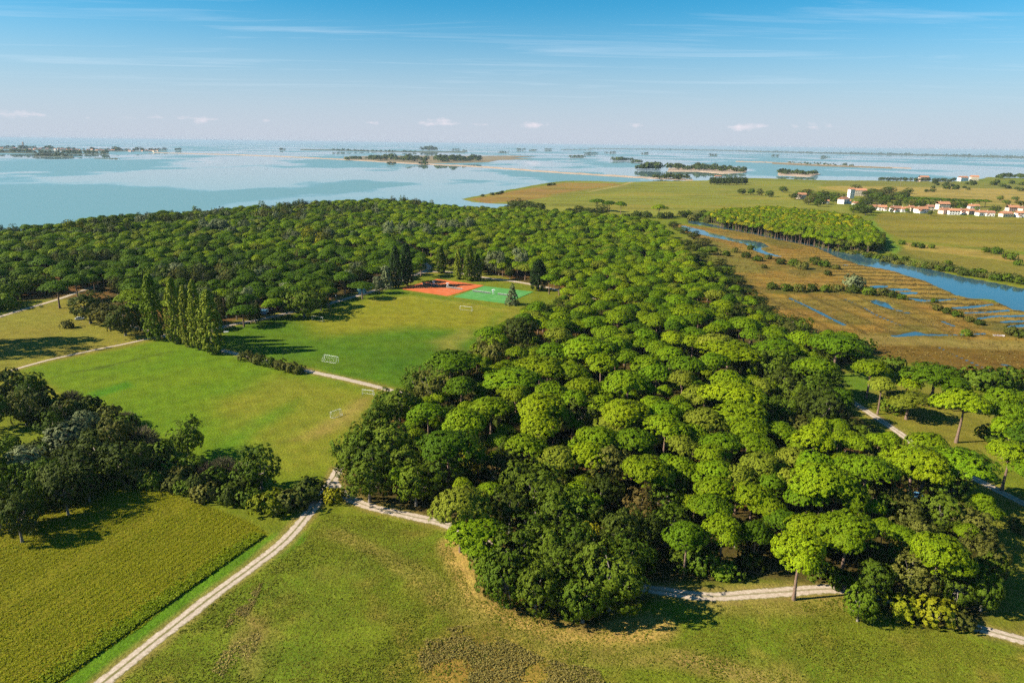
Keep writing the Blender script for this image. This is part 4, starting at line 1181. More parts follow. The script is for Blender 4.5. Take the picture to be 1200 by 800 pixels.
# around the courts
for x, y, h, w, mt, lb in [(464, 337, 46, 15, 'cypress', 'left one of the dark cypress pair left of the red courts'), (477, 335, 47, 16, 'cypress', 'right one of the dark cypress pair beside the red courts'),
                           (631, 340, 34, 22, 'cypress', 'thick dark cypress right of the green courts'), (688, 287, 20, 8, 'cypress', 'slender cypress poking out of the pine wood')]:
    at_base('cypress', x, y, h, w, mt, lb)
for x, y, h, w, mt, lb in [(517, 320, 30, 15, 'oak', 'dark poplar left of the group behind the red courts'), (537, 327, 34, 12, 'poplar', 'slim pale green poplar behind the red courts'),
                           (550, 329, 40, 18, 'oak', 'tallest dark poplar behind the right corner of the red courts'), (560, 329, 30, 12, 'oak', 'short dark poplar at the right end of the group behind the courts')]:
    at_base('column', x, y, h, w, mt, lb)
at_base('conifer', 453, 338, 27, 17, 'silver', 'silver-blue conifer in front of the cypress pair at the field')
at_base('conifer', 600, 357, 25, 17, 'silver', 'grey-blue conifer at the near corner of the green courts')
# bushes along the marsh side of the wood
for i, (x, y, w) in enumerate([(790, 262, 16), (800, 268, 18), (812, 274, 20), (824, 282, 22), (815, 288, 18), (832, 292, 22), (822, 300, 22), (842, 305, 24), (836, 316, 22), (852, 316, 24), (862, 328, 28), (848, 330, 24), (872, 342, 30), (860, 346, 26),
                               (884, 352, 30), (872, 362, 26), (896, 364, 28), (908, 374, 28), (890, 376, 26), (920, 384, 26), (930, 376, 22), (942, 380, 22), (806, 284, 16), (826, 312, 20), (842, 344, 22), (868, 378, 24), (905, 388, 26)]):
    at_crown('broad', x, y, w, ['holm', 'oak', 'holm', 'olive'][i % 4], 'dark bushy tree on the marsh side of the wood', 'bushy trees on the marsh side of the wood', hs=0.75, name='bushy_tree')
for x, y, w in [(997, 416, 22), (1047, 425, 26), (1146, 443, 40), (1164, 446, 36), (1166, 508, 32), (1047, 476, 26), (1010, 405, 26), (1120, 455, 30), (1185, 442, 34), (1100, 470, 24)]:
    at_crown('shrub', x, y, w, 'oak', 'green bush between the clearing pines and the marsh', 'bushes around the clearing')
# marsh and river bank bushes
for i, (x, y, w) in enumerate([(850, 297, 10), (862, 293, 9), (876, 299, 11), (888, 303, 10), (900, 301, 9), (915, 306, 12), (930, 308, 13), (940, 311, 14), (955, 306, 14), (967, 309, 13), (980, 313, 9), (905, 335, 12), (920, 337, 13), (937, 338, 14), (952, 337, 13),
                               (968, 338, 14), (983, 337, 12), (1000, 339, 14), (1018, 341, 16), (1034, 342, 14), (1046, 345, 12), (1057, 348, 10), (1098, 360, 12), (1110, 364, 11), (1122, 368, 12), (1135, 374, 10), (1148, 378, 10), (1132, 390, 12),
                               (1185, 388, 16), (1200, 392, 16), (880, 290, 9), (895, 312, 8), (970, 320, 9), (1095, 352, 8)]):
    at_crown('shrub', x, y, w, ['oak', 'olive', 'holm'][i % 3], 'low bush on the brown salt marsh', 'bushes on the salt marsh', hs=None)
at_crown('shrub', 1000, 331, 24, 'silver', 'large grey-green bush in the middle of the salt marsh')
for i in range(74):
    t = i / 73
    x = 955 + t * 250; y = 282 + t * 46 + random.uniform(-2.5, 2.5) + 4 * math.sin(t * 3.1)
    at_crown('shrub', x, y, random.uniform(7, 13), ['olive', 'reed', 'oak', 'holm'][i % 4], 'bush in reeds along the far river bank', 'bushes on the far river bank')
for i in range(26):
    t = i / 25
    at_crown('shrub', 800 + t * 160, 249 + t * 33 + random.uniform(-1.5, 2.5), random.uniform(8, 13), ['holm', 'oak', 'olive'][i % 3], 'dark bush on the bank below the plantation', 'bushes below the pine plantation')
for x, y, w in [(1072, 287, 8), (1078, 288, 9), (1092, 289, 7), (1168, 294, 12), (1184, 300, 14), (1155, 293, 9), (1057, 284, 8), (1180, 326, 14), (1150, 319, 12), (1110, 308, 9), (1195, 308, 10)]:
    at_crown('shrub', x, y, w, 'oak', 'isolated dark bush on the field margin beyond the river', 'bushes on the margin beyond the river')

# ------------------------------------------------------------------ the woods: nearest trees one by one, the rest as one mass
def jitter_grid(poly, step, seed):
    r = np.random.default_rng(seed); a = np.array(poly); out = []
    x0, y0 = a.min(0); x1, y1 = a.max(0); row = 0; y = y0
    pts = []
    while y < y1:
        x = x0 + (step * 0.5 if row % 2 else 0)
        while x < x1:
            pts.append((x + r.normal(0, step * 0.2), y + r.normal(0, step * 0.2))); x += step
        y += step * 0.87; row += 1
    p = np.array(pts)
    return p[inside(p[:, 0], p[:, 1], poly)]


def keep_clear(P, tracks=True, extra=(), share=0.62, gap=2.6):
    k = np.ones(len(P), bool)
    if tracks:
        for nme, w in TRACK_W.items():
            k &= ldist(P[:, 0], P[:, 1], w) > TRACKS[nme][1] * 0.5 + 3.2
    for x, y, rad, kd in PLANTED:
        k &= np.hypot(P[:, 0] - x, P[:, 1] - y) > rad * share + gap
    for e in extra:
        k &= ~inside(P[:, 0], P[:, 1], e)
    return P[k]


COURT_ZONE = GP([(455, 345), (505, 318), (580, 326), (650, 340), (600, 362), (525, 356)])
CLEARING = GP([(965, 448), (1040, 430), (1150, 465), (1200, 520), (1095, 562), (1040, 540), (985, 500)])
RW = GP([(566, 396), (585, 378), (606, 364), (640, 356), (680, 350), (660, 330), (600, 318), (520, 303), (500, 292), (485, 246), (520, 238), (600, 241), (700, 247), (765, 257), (795, 283), (822, 318), (850, 345), (890, 372),
         (925, 388), (915, 398), (850, 386), (790, 382), (740, 380), (690, 377), (650, 379), (610, 380)], 11)
LW = GP([(-70, 352), (-70, 276), (0, 269), (100, 257), (200, 247.5), (300, 240.5), (400, 233), (470, 231), (520, 237), (487, 246), (500, 292), (505, 302), (470, 316), (440, 326), (380, 342), (330, 352), (290, 360), (255, 363), (200, 360), (165, 340), (130, 326),
         (105, 322), (60, 322), (0, 330)], 11)
PLANT = GP([(828, 248), (850, 243), (900, 241), (960, 246), (1005, 253), (1022, 262), (1030, 276), (1024, 283), (985, 281), (940, 273), (890, 263), (845, 254)], 11)


def choose(x, y, wood, r):
    """species and foliage tone by place: (kind, material, crown scale, height scale)"""
    n = float(fbm(np.array([x]), np.array([y]), 60.0, 91, 2)[0]); u = r.random()
    if wood == 'right':
        if u < 0.88:
            return 'pine', ('pine' if r.random() < 0.78 else ('pine_pale' if r.random() < 0.5 else 'pine_deep')), r.uniform(0.80, 1.50), r.uniform(0.78, 1.14)
        return 'broad', r.choice(['holm', 'oak', 'olive']), r.uniform(0.7, 1.05), r.uniform(0.9, 1.2)
    if n > 0.57 and u < 0.7:
        return 'broad', r.choice(['silver', 'olive', 'lime', 'holm', 'oak']), r.uniform(0.8, 1.2), r.uniform(1.25, 1.7)
    if u < 0.68 + 0.25 * (0.5 - n):
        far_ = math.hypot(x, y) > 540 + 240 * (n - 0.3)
        return 'pine', (r.choice(['pine'] * 9 + ['pine_pale'] + ['pine_deep'] * 3) if far_ else 'pine_deep' if r.random() < 0.9 else 'pine'), r.uniform(0.85, 1.55), r.uniform(0.82, 1.18)  # nearer left pines: deep green, with some cloud shade put into the needle colour
    if u < 0.955:
        return 'broad', r.choice(['holm', 'holm', 'oak', 'oak', 'lime', 'olive', 'silver']), r.uniform(0.8, 1.2), r.uniform(1.0, 1.35)
    return ('broad', 'yellow', 0.8, 1.0) if u < 0.965 else ('column', 'oak', 0.8, 0.55) if u < 0.969 else ('broad', 'silver', 0.9, 1.15)


for i, (x, y) in enumerate([(1004, 253), (984, 251), (962, 248)]):
    at_crown('pine', x, y, 10, 'pine_yellow', ['yellow-topped pine at the right end of the plantation', 'yellow-topped pine in the middle of the plantation roof', 'yellow-topped pine in the left part of the plantation roof'][i], hs=1.15, var=i)


def grow_woods():
    r = random.Random(33)
    rest = {'right': [], 'left': [], 'plantation': []}
    cand = []
    # young trees and understorey between the big near crowns
    for x, y in keep_clear(jitter_grid(NEARWOOD, 5.4, 64), True, (COURT_ZONE, RW, CLEARING), 0.5, 2.0):
        if math.hypot(x, y) < 520:
            k = r.random()
            cand.append((math.hypot(x, y) * 0.5, x, y, 'under') + (('pine', 'pine', r.uniform(0.5, 0.75), r.uniform(0.55, 0.8)) if k < 0.35 else
                        ('broad', r.choice(['holm', 'oak', 'oak', 'olive']), r.uniform(0.5, 0.75), r.uniform(0.55, 0.8))))
    for nm, poly, step, sd in (('right', RW, 9.8, 61), ('left', LW, 10.0, 62)):
        P = keep_clear(jitter_grid(poly, step, sd), True, (COURT_ZONE,))
        for x, y in P:
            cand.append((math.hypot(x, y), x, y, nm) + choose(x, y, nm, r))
    # pale clumps seen inside the far woods
    for cx, cy, n, mt, sp in ((255, 268, 12, 'silver', 14), (490, 268, 16, 'silver', 22), (600, 305, 4, 'silver', 7), (365, 278, 4, 'yellow', 6), (90, 268, 2, 'yellow', 4), (140, 266, 6, 'holm', 12)):
        for i in range(n):
            x, y = G(cx + r.gauss(0, sp), cy + r.gauss(0, 3.2), 10)
            cand.append((math.hypot(x, y), x, y, 'left', 'broad', mt, r.uniform(0.95, 1.3), r.uniform(1.6, 2.0)))
    cand.sort()
    counts = {'pine': sum(1 for p in PLANTED if p[3] == 'pine'), 'broad': sum(1 for p in PLANTED if p[3] == 'broad'), 'column': 0}
    lim = {'pine': 300, 'broad': 235, 'column': 8}
    for d, x, y, nm, kind, mt, sx, sz in cand:
        if counts[kind] < lim[kind]:
            counts[kind] += 1
            if nm == 'under':
                lb = {'pine': ('young stone pine filling a gap between larger crowns', 'young pines filling gaps'), 'broad': ('small understorey tree between pine crowns', 'understorey trees')}[kind]
            elif nm == 'right':
                lb = {'pine': ('stone pine in the wood right of the courts', 'pines right of the courts'),
                      'broad': ('broadleaf tree among pines right of the courts', 'broadleaf trees right of the courts'), 'column': ('tall poplar in the wood right of the courts', 'poplars right of the courts')}[kind]
            else:
                lb = {'pine': ('dark stone pine in the wood behind the camp road', 'pines behind the camp road'),
                      'broad': ('broadleaf tree in the wood behind the camp road', 'broadleaf trees behind the camp road'), 'column': ('tall poplar inside the wood behind the camp road', 'poplars behind the camp road')}[kind]
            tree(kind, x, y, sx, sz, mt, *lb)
        else:
            rest['right' if nm == 'under' else nm].append((x, y, kind, mt, sx, sz))
    for x, y in keep_clear(jitter_grid(PLANT, 5.4, 63), False):
        rest['plantation'].append((x, y, 'pine', 'pine_yellow' if (x > 200 and y > 700 and r.random() < 0.20) else 'pine' if r.random() < 0.8 else 'pine_pale', r.uniform(0.65, 0.85), r.uniform(0.85, 1.1)))
    edge = spline(GP([(828, 250), (845, 256), (890, 265), (940, 275), (985, 283), (1026, 286), (1032, 276)], 6), 4.5)
    for i in range(len(edge)):
        for k in range(2):
            rest['plantation'].append((edge[i][0] + r.uniform(-3, 3), edge[i][1] + r.uniform(-4, 2), 'broad', r.choice(['oak', 'lime', 'lime', 'olive']), r.uniform(0.5, 0.75), r.uniform(0.7, 1.1)))
    mass('distant_wood', rest['right'], 'mass of rounded pine crowns far back in the right-hand wood', 'wood', r)
    mass('distant_wood', rest['left'], 'mass of dark tree crowns reaching the lagoon shore on the left', 'wood', r)
    mass('pine_plantation', rest['plantation'], 'block of tall pines on the far bank of the river', 'wood', r)


def mass(name, items, label, cat, r):
    """one object: points carrying the trees that can no longer be told apart"""
    keys = []
    V = []; S = []; Rz = []; K = []
    for x, y, kind, mt, sx, sz in items:
        vi = r.randrange(len(PROTO[kind]))
        for kk in ((kind, vi, mt), (kind, None, mt), (kind, vi, None)):
            if kk in FIRST:
                break
        src = FIRST[kk]
        if src not in keys:
            keys.append(src)
        V.append((x, y, 0)); S.append((sx, sx, sz)); Rz.append((0, 0, r.uniform(0, 6.28))); K.append(keys.index(src))
    V = np.array(V); V[:, 2] = hzv(V[:, :2]) - 0.05
    me = bpy.data.meshes.new(name); me.from_pydata(V.tolist(), [], []); me.update()
    for nm, ty, data, fld in (('tree_scale', 'FLOAT_VECTOR', S, 'vector'), ('tree_turn', 'FLOAT_VECTOR', Rz, 'vector'), ('tree_kind', 'INT', K, 'value')):
        at = me.attributes.new(nm, ty, 'POINT'); at.data.foreach_set(fld, np.array(data, np.int32 if ty == 'INT' else np.float32).ravel())
    o = tag(link(name, me), label, cat, kind='stuff')
    ng = bpy.data.node_groups.new(name, 'GeometryNodeTree')
    ng.interface.new_socket('Geometry', in_out='INPUT', socket_type='NodeSocketGeometry')
    ng.interface.new_socket('Geometry', in_out='OUTPUT', socket_type='NodeSocketGeometry')
    N, L = ng.nodes, ng.links
    gi = N.new('NodeGroupInput'); go = N.new('NodeGroupOutput'); jn = N.new('GeometryNodeJoinGeometry')

    def attr(nm, dt):
        a = N.new('GeometryNodeInputNamedAttribute'); a.data_type = dt; a.inputs['Name'].default_value = nm
        return a.outputs[0]
    sc_, tu, ki = attr('tree_scale', 'FLOAT_VECTOR'), attr('tree_turn', 'FLOAT_VECTOR'), attr('tree_kind', 'INT')
    for i, (c, t) in enumerate(keys):
        cmp_ = N.new('FunctionNodeCompare'); cmp_.data_type = 'INT'; cmp_.operation = 'EQUAL'
        L.new(ki, cmp_.inputs[2]); cmp_.inputs[3].default_value = i
        for ob in (c, t):
            oi = N.new('GeometryNodeObjectInfo'); oi.inputs['Object'].default_value = ob; oi.inputs['As Instance'].default_value = True
            ip = N.new('GeometryNodeInstanceOnPoints')
            L.new(gi.outputs[0], ip.inputs['Points']); L.new(cmp_.outputs[0], ip.inputs['Selection']); L.new(oi.outputs['Geometry'], ip.inputs['Instance'])
            L.new(tu, ip.inputs['Rotation']); L.new(sc_, ip.inputs['Scale']); L.new(ip.outputs[0], jn.inputs[0])
    L.new(jn.outputs[0], go.inputs[0])
    md = o.modifiers.new('trees', 'NODES'); md.node_group = ng


grow_woods()
print('planted', len(PLANTED), len(bpy.data.objects))

# ------------------------------------------------------------------ far trees between river, village and shore
for x, y, w, h_ in [(773, 239, 16, 1.15)]:
    at_crown('pine', x, y, w, 'pine', 'lone umbrella pine on the open salt meadow')
for x, y, w in [(700, 232, 18), (714, 234, 14), (728, 235, 11)]:
    at_crown('pine', x, y, w, 'pine_deep', 'dark pine in the small group at the edge of the salt meadow', 'pines at the edge of the salt meadow')
for x, y, w in [(605, 236, 20), (618, 238, 24), (632, 240, 18), (597, 243, 16), (692, 246, 22), (706, 244, 20), (668, 247, 16), (678, 244, 14)]:
    at_crown('broad', x, y, w, 'holm', 'dark round tree by the inlet behind the wood', 'trees by the inlet behind the wood', hs=1.4, name='shore_tree')
for i in range(9):
    at_crown('shrub', 735 + i * 13 + random.uniform(-3, 3), 252 - abs(i - 4) * 0.3 + random.uniform(-2, 2), 11, 'holm', 'dark bush in the thicket between wood and salt meadow', 'bushes between wood and salt meadow')
for i in range(13):
    at_crown('pine', 1068 + i * 7.3, 231.5 + i * 0.35, 9.5, 'pine_deep', 'umbrella pine in the straight avenue behind the village', 'avenue of umbrella pines', hs=1.0)
VT = [(932, 228, 10), (941, 226, 12), (952, 229, 12), (962, 228, 12), (972, 230, 12), (980, 232, 10), (948, 234, 10), (960, 236, 10), (1018, 226, 12), (1028, 228, 12), (1037, 224, 14), (1040, 232, 12), (1022, 234, 14), (1012, 236, 12), (1030, 238, 12), (1008, 242, 12),
      (1015, 246, 12), (1001, 243, 10), (1048, 230, 10), (1056, 231, 10), (1060, 226, 9), (902, 225, 9), (890, 223, 9), (880, 222, 8), (870, 222, 8), (918, 220, 9), (1003, 219, 10), (1064, 236, 10), (1052, 238, 9)]
VT += [(x + 5, y - 2.5, w * 0.9) for x, y, w in VT[:21]] + [(1070 + 6 * i, 238 + 0.3 * i, 7) for i in range(12)]
for i, (x, y, w) in enumerate(VT):
    at_crown('broad', x, y, w * 1.25, ['holm', 'oak', 'olive', 'oak'][i % 4], 'rounded tree in the grove around the manor', 'trees around the manor', hs=1.2, name='grove_tree')
for i, (x, y, w) in enumerate([(1128, 246, 8), (1125, 243, 8), (1168, 245, 12), (1163, 247, 9), (1180, 238, 9), (1196, 239, 10), (1190, 234, 8), (1172, 233, 9), (1090, 249, 6), (1064, 246, 6), (1145, 245, 6), (1045, 246, 6)]):
    at_crown('broad', x, y, w, ['oak', 'lime', 'holm'][i % 3], 'garden tree between the village houses', 'village garden trees', hs=0.8, name='garden_tree')
for i in range(26):
    at_crown('broad', 834 + (i % 13) * 3.3, 208 + (i // 13) * 2.0 + random.uniform(-0.5, 0.5), 5.5, 'holm', 'tree in the compact dark copse on the salt meadow', 'copse on the salt meadow', hs=1.5, name='copse_tree')
for i in range(22):
    at_crown('broad', 1030 + i * 4.2 + random.uniform(-2, 2), 209 + i * 0.12 + random.uniform(-0.8, 0.8), random.uniform(4, 6.5), 'holm', 'tree in the row along the far shore', 'trees along the far shore', hs=1.1, name='shore_tree')
for i in range(30):
    at_crown('shrub', random.uniform(1085, 1205), random.uniform(214, 224), random.uniform(4, 7), 'holm', 'scattered bush on the far right fields', 'bushes on the far right fields')
for i in range(9):
    t = random.random()
    at_crown('shrub', 548 + t * 120, 229.5 - t * 20.5 + random.uniform(-0.5, 0.5), 4.5, 'holm', 'small bush along the shoreline of the salt meadow', 'shoreline bushes')

# ------------------------------------------------------------------ buildings
def house(px, py, w, d, h, rz, wall, roof, label, group=None, name='house', wing=None, pitch=0.42, storeys=2, chimney=True, cat='house', windows=True):
    x, y = G(px, py)
    root = thing(name, label, cat, (x, y, hz(x, y) - 0.1), rz, group)
    hw, hd = w / 2, d / 2
    rise = hd * pitch * 1.4
    MB().prism([(-hd, 0), (hd, 0), (hd, h), (0, h + rise), (-hd, h)], -hw, hw).build('wall', M[wall], root).rotation_euler = (0, 0, math.pi / 2)
    e = 0.5; t = 0.22
    s = rise / hd
    rf = MB().prism([(-hd - e, h - s * e + 0.03), (0, h + rise + 0.03), (hd + e, h - s * e + 0.03), (hd + e, h - s * e + t), (0, h + rise + t + 0.05), (-hd - e, h - s * e + t)], -hw - e, hw + e).build('roof', M[roof], root)
    rf.rotation_euler = (0, 0, math.pi / 2)
    if chimney:
        MB().box(0.8, 1.5, hw * 0.4, hw * 0.4 + 0.7, h + rise * 0.4, h + rise + 1.0).build('chimney', M[wall], rf)
    if wing:
        ww, wd, wh, side = wing
        x0 = side * (hw - ww / 2 - 0.3)
        MB().box(x0 - ww / 2, x0 + ww / 2, -hd - wd, -hd + 0.05, 0, wh).build('wall', M[wall], root)
        r2 = MB().prism([(x0 - ww / 2 - e, wh + 0.02), (x0 + ww / 2 + e, wh + 0.02), (x0, wh + ww * 0.24)], -hd - wd - e, -hd + 0.6).build('roof', M[roof], root)
    if windows:
        wm = MB().box(-0.55, 0.55, -0.06, 0.05, 0, 1.4).mesh('window', M['glass'])
        sm = MB().box(-0.98, -0.58, -0.10, 0.03, -0.05, 1.45).box(0.58, 0.98, -0.10, 0.03, -0.05, 1.45).mesh('shutter', M['shutter'])
        n = max(2, int(w / 3.4)); st = storeys
        for k in range(st):
            for i in range(n):
                wx = -hw + w * (i + 0.5) / n
                if k == 0 and i == n // 2:
                    MB().box(-0.6, 0.6, -0.08, 0.05, 0, 2.2).build('door', M['door'], root, (wx, -hd, 0.1)); continue
                if wing and abs(wx - wing[3] * (hw - wing[0] / 2 - 0.3)) < wing[0] / 2 + 0.4 and k * 2.9 + 1 < wing[2]:
                    continue
                o = link('window', wm, root, (wx, -hd, 1.0 + k * 2.9)); link('shutter', sm, o)
    return root


VIL = [ # px, py, w, d, h, rot, wall, roof, wing, label
    (1022, 245.5, 13, 9, 5, 0.25, 'wall_white', 'tile', None, 'low white house at the left end of the village row'),
    (1033, 246.5, 12, 9, 5.5, -0.2, 'wall_white', 'tile', (4, 3, 3, 1), 'white house with orange roof, second from the left of the village'),
    (1049, 248, 14, 10, 5.5, 0.1, 'wall_white', 'tile_dark', (5, 4, 3, -1), 'wide white house with front wing left of the centre of the village'),
    (1059, 248.5, 10, 9, 5, -0.15, 'wall_white', 'tile', None, 'narrow white house squeezed beside the wide one'),
    (1067, 247.5, 9, 9, 5.5, 0.3, 'wall_cream', 'tile', None, 'small cream house behind a yellowing tree'),
    (1079, 249.5, 17, 10, 6, 0.12, 'wall_white', 'tile', (6, 4, 3.5, -1), 'long white house with bright orange roof and low annexe'),
    (1089, 247, 10, 9, 6, -0.1, 'wall_cream', 'tile_dark', None, 'cream house behind the long white one'),
    (1104, 246, 17, 11, 9, 0.0, 'wall_cream', 'tile', None, 'tallest building of the village row with flat long roof'),
    (1106, 251, 14, 9, 6, 0.35, 'wall_pink', 'tile', (5, 4, 3, 1), 'pinkish house in front of the tallest village building'),
    (1117, 252, 14, 9, 6, -0.2, 'wall_white', 'tile', None, 'bright white house right of the pinkish one'),
    (1128, 251.5, 13, 9, 5.5, 0.15, 'wall_white', 'tile_dark', (4, 3, 3, -1), 'white house with aged roof right of the village centre'),
    (1136, 252, 12, 9, 5.5, 0.2, 'wall_pink', 'tile', None, 'pink walled house under a large roof, right of centre'),
    (1140, 247.5, 14, 9, 7, -0.1, 'wall_white', 'tile', None, 'taller white house in the second row of the village'),
    (1150, 253.5, 14, 9, 5, 0.05, 'wall_white', 'tile', (4, 3, 3, 1), 'low white house left of the dark garden pine'),
    (1159, 254, 11, 8, 5, -0.25, 'wall_white', 'tile_dark', None, 'small white house right under the dark garden tree'),
    (1178, 255, 15, 9, 5, 0.1, 'wall_cream', 'tile', None, 'low cream house with orange roof near the right edge'),
    (1186, 248.5, 17, 10, 6, 0.0, 'wall_pink', 'tile', None, 'long house with wide orange roof behind the last front row'),
    (1195, 255.5, 12, 9, 6, -0.1, 'wall_white', 'tile', (4, 3, 3, -1), 'white house at the right edge of the photo'),
    (1199, 250, 12, 9, 6, 0.2, 'wall_cream', 'tile_dark', None, 'cream house behind the rightmost white one'),
]
for px, py, w, d, h, rz, wa, ro, wg, lb in VIL:
    house(px, py, w, d, h, rz, wa, ro, lb, 'houses of the village row', wing=wg, storeys=1 if h < 5.4 else (3 if h > 8 else 2))
house(1006, 229, 24, 12, 11, -0.15, 'wall_cream', 'tile', 'long hall of the manor with orange roof above the trees', 'manor buildings', name='manor_house', storeys=3)
house(988, 238, 22, 11, 8, 0.75, 'wall_white', 'tile', 'white manor wing facing the meadow at the left', 'manor buildings', name='manor_wing', storeys=2, wing=(6, 4, 5, 1))
house(996.5, 232, 9, 9, 17, 0.1, 'wall_white', 'tile', 'tall white tower house in the middle of the manor', 'manor buildings', name='manor_tower', storeys=5, chimney=False)
house(1002, 241, 8, 7, 5, 0.3, 'wall_white', 'tile', 'small white outbuilding below the manor tower', 'manor buildings', storeys=1)
house(939, 232, 15, 10, 8, 0.1, 'wall_cream', 'tile', 'orange roofed farmhouse alone at the edge of the salt meadow', storeys=2, wing=(5, 4, 3, -1))
house(967, 237.5, 11, 7, 4, 0.0, 'wall_white', 'tile', 'tiny white hut at the meadow edge left of the manor', storeys=1)
house(950, 234.5, 9, 6, 3.5, 0.2, 'wall_white', 'tile', 'low shed between farmhouse and white hut', storeys=1)
house(1082, 211.5, 26, 14, 12, 0.0, 'wall_pink', 'tile', 'isolated orange roofed house on the far shore, left of three', 'far shore houses')
house(1128, 212.5, 26, 14, 11, 0.2, 'wall_white', 'tile', 'isolated white house on the far shore, middle of three', 'far shore houses')
house(1141, 212.8, 22, 14, 11, -0.2, 'wall_cream', 'tile', 'isolated cream house on the far shore, right of three', 'far shore houses')
house(841, 206, 20, 10, 6, 0.0, 'wall_white', 'tile_dark', 'small white fishing house by the dark copse on the shore', storeys=1)


# ------------------------------------------------------------------ islands, causeway and the far town
M['island'] = plain('island_marsh', (0.17, 0.125, 0.06), 0.95, 0.35, 0.01)
M['sand'] = plain('causeway_sand', (0.36, 0.26, 0.18), 0.95, 0.25, 0.03)
M['dark_isle'] = plain('island_scrub', (0.055, 0.062, 0.022), 0.95, 0.3, 0.01)


def island(name, up, lo, mat, top=1.2):
    P = np.array(GP(up) + GP(lo))
    c = P.mean(0)
    n = len(P); V = [(x, y, -1.0) for x, y in P] + [(c[0] + (x - c[0]) * 0.985, c[1] + (y - c[1]) * 0.93, top * 0.6) for x, y in P]
    m = MB(); m.v = V; m.f = [(i, (i + 1) % n, n + (i + 1) % n, n + i) for i in range(n)] + [tuple(n + i for i in range(n))]
    return tag(m.build(name, mat), kind='structure')


def strip(name, line_, th0, th1, mat, top=1.2):
    L = spline(line_, 6)
    n = len(L); up = []; lo = []
    for i, (x, y) in enumerate(L):
        t = th0 + (th1 - th0) * i / (n - 1)
        j = 1 + 0.35 * math.sin(i * 1.7) * math.sin(i * 0.63)
        up.append((x, y - t * 0.5 * j)); lo.append((x, y + t * 0.5))
    A, B = GP(up), GP(lo)
    m = MB(); C = [((a[0] + b[0]) / 2, (a[1] + b[1]) / 2) for a, b in zip(A, B)]
    for k, (pts, z) in enumerate(((A, -1.0), (C, top), (B, -1.0))):
        m.v += [(x, y, z) for x, y in pts]
    for k in range(2):
        for i in range(n - 1):
            m.f.append((k * n + i, (k + 1) * n + i, (k + 1) * n + i + 1, k * n + i + 1))
    return tag(m.build(name, mat), kind='structure')


def far_trees(name, label, line_, n, hgt, seed, spread=1.0, mat='holm'):
    """low mass of distant tree crowns along a line"""
    r = np.random.default_rng(seed)
    L = spline(line_, 2); i = r.integers(0, len(L), n)
    p = L[i] + r.normal(0, 1, (n, 2)) * np.array([1.5, 0.25 * spread])
    W = np.array([G(a, b) for a, b in p])
    hh = hgt * r.uniform(0.55, 1.15, n) * (0.7 + 0.5 * vnoise(p[:, 0] / 9.0, p[:, 0] * 0, seed))
    k = 26
    d = sphere_pts(n * k, r, -0.3); H2 = np.repeat(hh, k)
    C = np.repeat(np.concatenate([W, (hh * 0.5)[:, None]], 1), k, 0) + d * np.stack([H2 * 0.55, H2 * 0.55, H2 * 0.5], 1)
    V, F = leaf_faces(C, unit(d + r.normal(0, 0.3, d.shape)), H2 * 0.22, r)
    return tag(link(name, mesh_np(name, V, F, [M[mat]])), label, 'trees', kind='stuff')


strip('causeway', [(180, 177.3), (300, 179.2), (400, 183), (480, 187.4), (560, 191.2), (650, 198), (760, 205.3), (812, 208.2)], 1.2, 3.0, M['sand'], 1.5)
island('wooded_island', [(402, 180), (450, 178.2), (500, 178), (560, 178.2), (600, 177.8), (628, 178.8)], [(600, 180.6), (626, 182.2), (585, 183.2), (572, 186), (540, 187), (500, 187.6), (450, 186), (402, 184)], M['island'])
far_trees('island_trees', 'long dark band of trees on the wooded island beyond the causeway', [(405, 183.5), (430, 183), (470, 184), (500, 185)], 120, 26, 701, 3)
far_trees('island_trees', 'right-hand clump of trees on the wooded island beyond the causeway', [(512, 184.5), (535, 184.8), (560, 184)], 90, 27, 702, 3)
strip('back_island', [(352, 171.6), (400, 172), (450, 173), (500, 173.4), (545, 173.6)], 1.6, 2.2, M['dark_isle'], 3)
far_trees('island_trees', 'small high clump of trees on the island behind the wooded one', [(496, 172), (512, 172)], 30, 45, 703, 1)
far_trees('island_trees', 'thin tree line on the island behind the wooded one', [(385, 173), (450, 174), (490, 174.5)], 60, 22, 704, 1)
ISLET_ORDER = dict(zip(sorted([530, 543, 583, 606, 620, 638, 658, 686, 668, 710, 752, 718, 740, 746, 832, 904, 962, 328, 205, 110, 455, 493]),
                       'first second third fourth fifth sixth seventh eighth ninth tenth eleventh twelfth thirteenth fourteenth fifteenth sixteenth seventeenth eighteenth nineteenth twentieth twenty-first twenty-second'.split()))
for i, (x0, x1, y, h) in enumerate([(530, 538, 171, 24), (543, 548, 173, 22), (583, 595, 174, 14), (606, 613, 171.5, 26), (620, 628, 172, 22), (638, 646, 171, 28), (658, 692, 171, 16), (686, 700, 176, 18), (668, 684, 180.5, 18), (710, 722, 175, 16), (752, 760, 177, 20),
                                    (718, 740, 185, 22), (740, 752, 187.5, 20), (746, 774, 196, 26), (832, 840, 179, 18), (904, 912, 181, 16), (962, 970, 183, 16), (328, 334, 172.2, 20), (205, 212, 174, 18), (110, 138, 185.2, 3), (455, 462, 189, 12), (493, 502, 189, 14)]):
    strip('islet', [(x0, y), ((x0 + x1) / 2, y + 0.1), (x1, y + 0.2)], 0.7, 0.7, M['dark_isle'], 1.5)
    far_trees('islet_trees', 'tufted trees on a tiny islet near the horizon, %s of the islets from left' % ISLET_ORDER[x0], [(x0 + 1, y), (x1 - 1, y + 0.1)], max(6, int((x1 - x0) * 1.5)), h, 720 + i, 0.6)
island('long_island', [(783, 193.5), (830, 194), (872, 196)], [(876, 200), (850, 201.5), (820, 198.5), (782, 198)], M['sand'])
far_trees('island_trees', 'dense tree belt on the long island right of the causeway end', [(786, 195.5), (825, 196.5), (872, 199)], 120, 22, 751, 2.5)
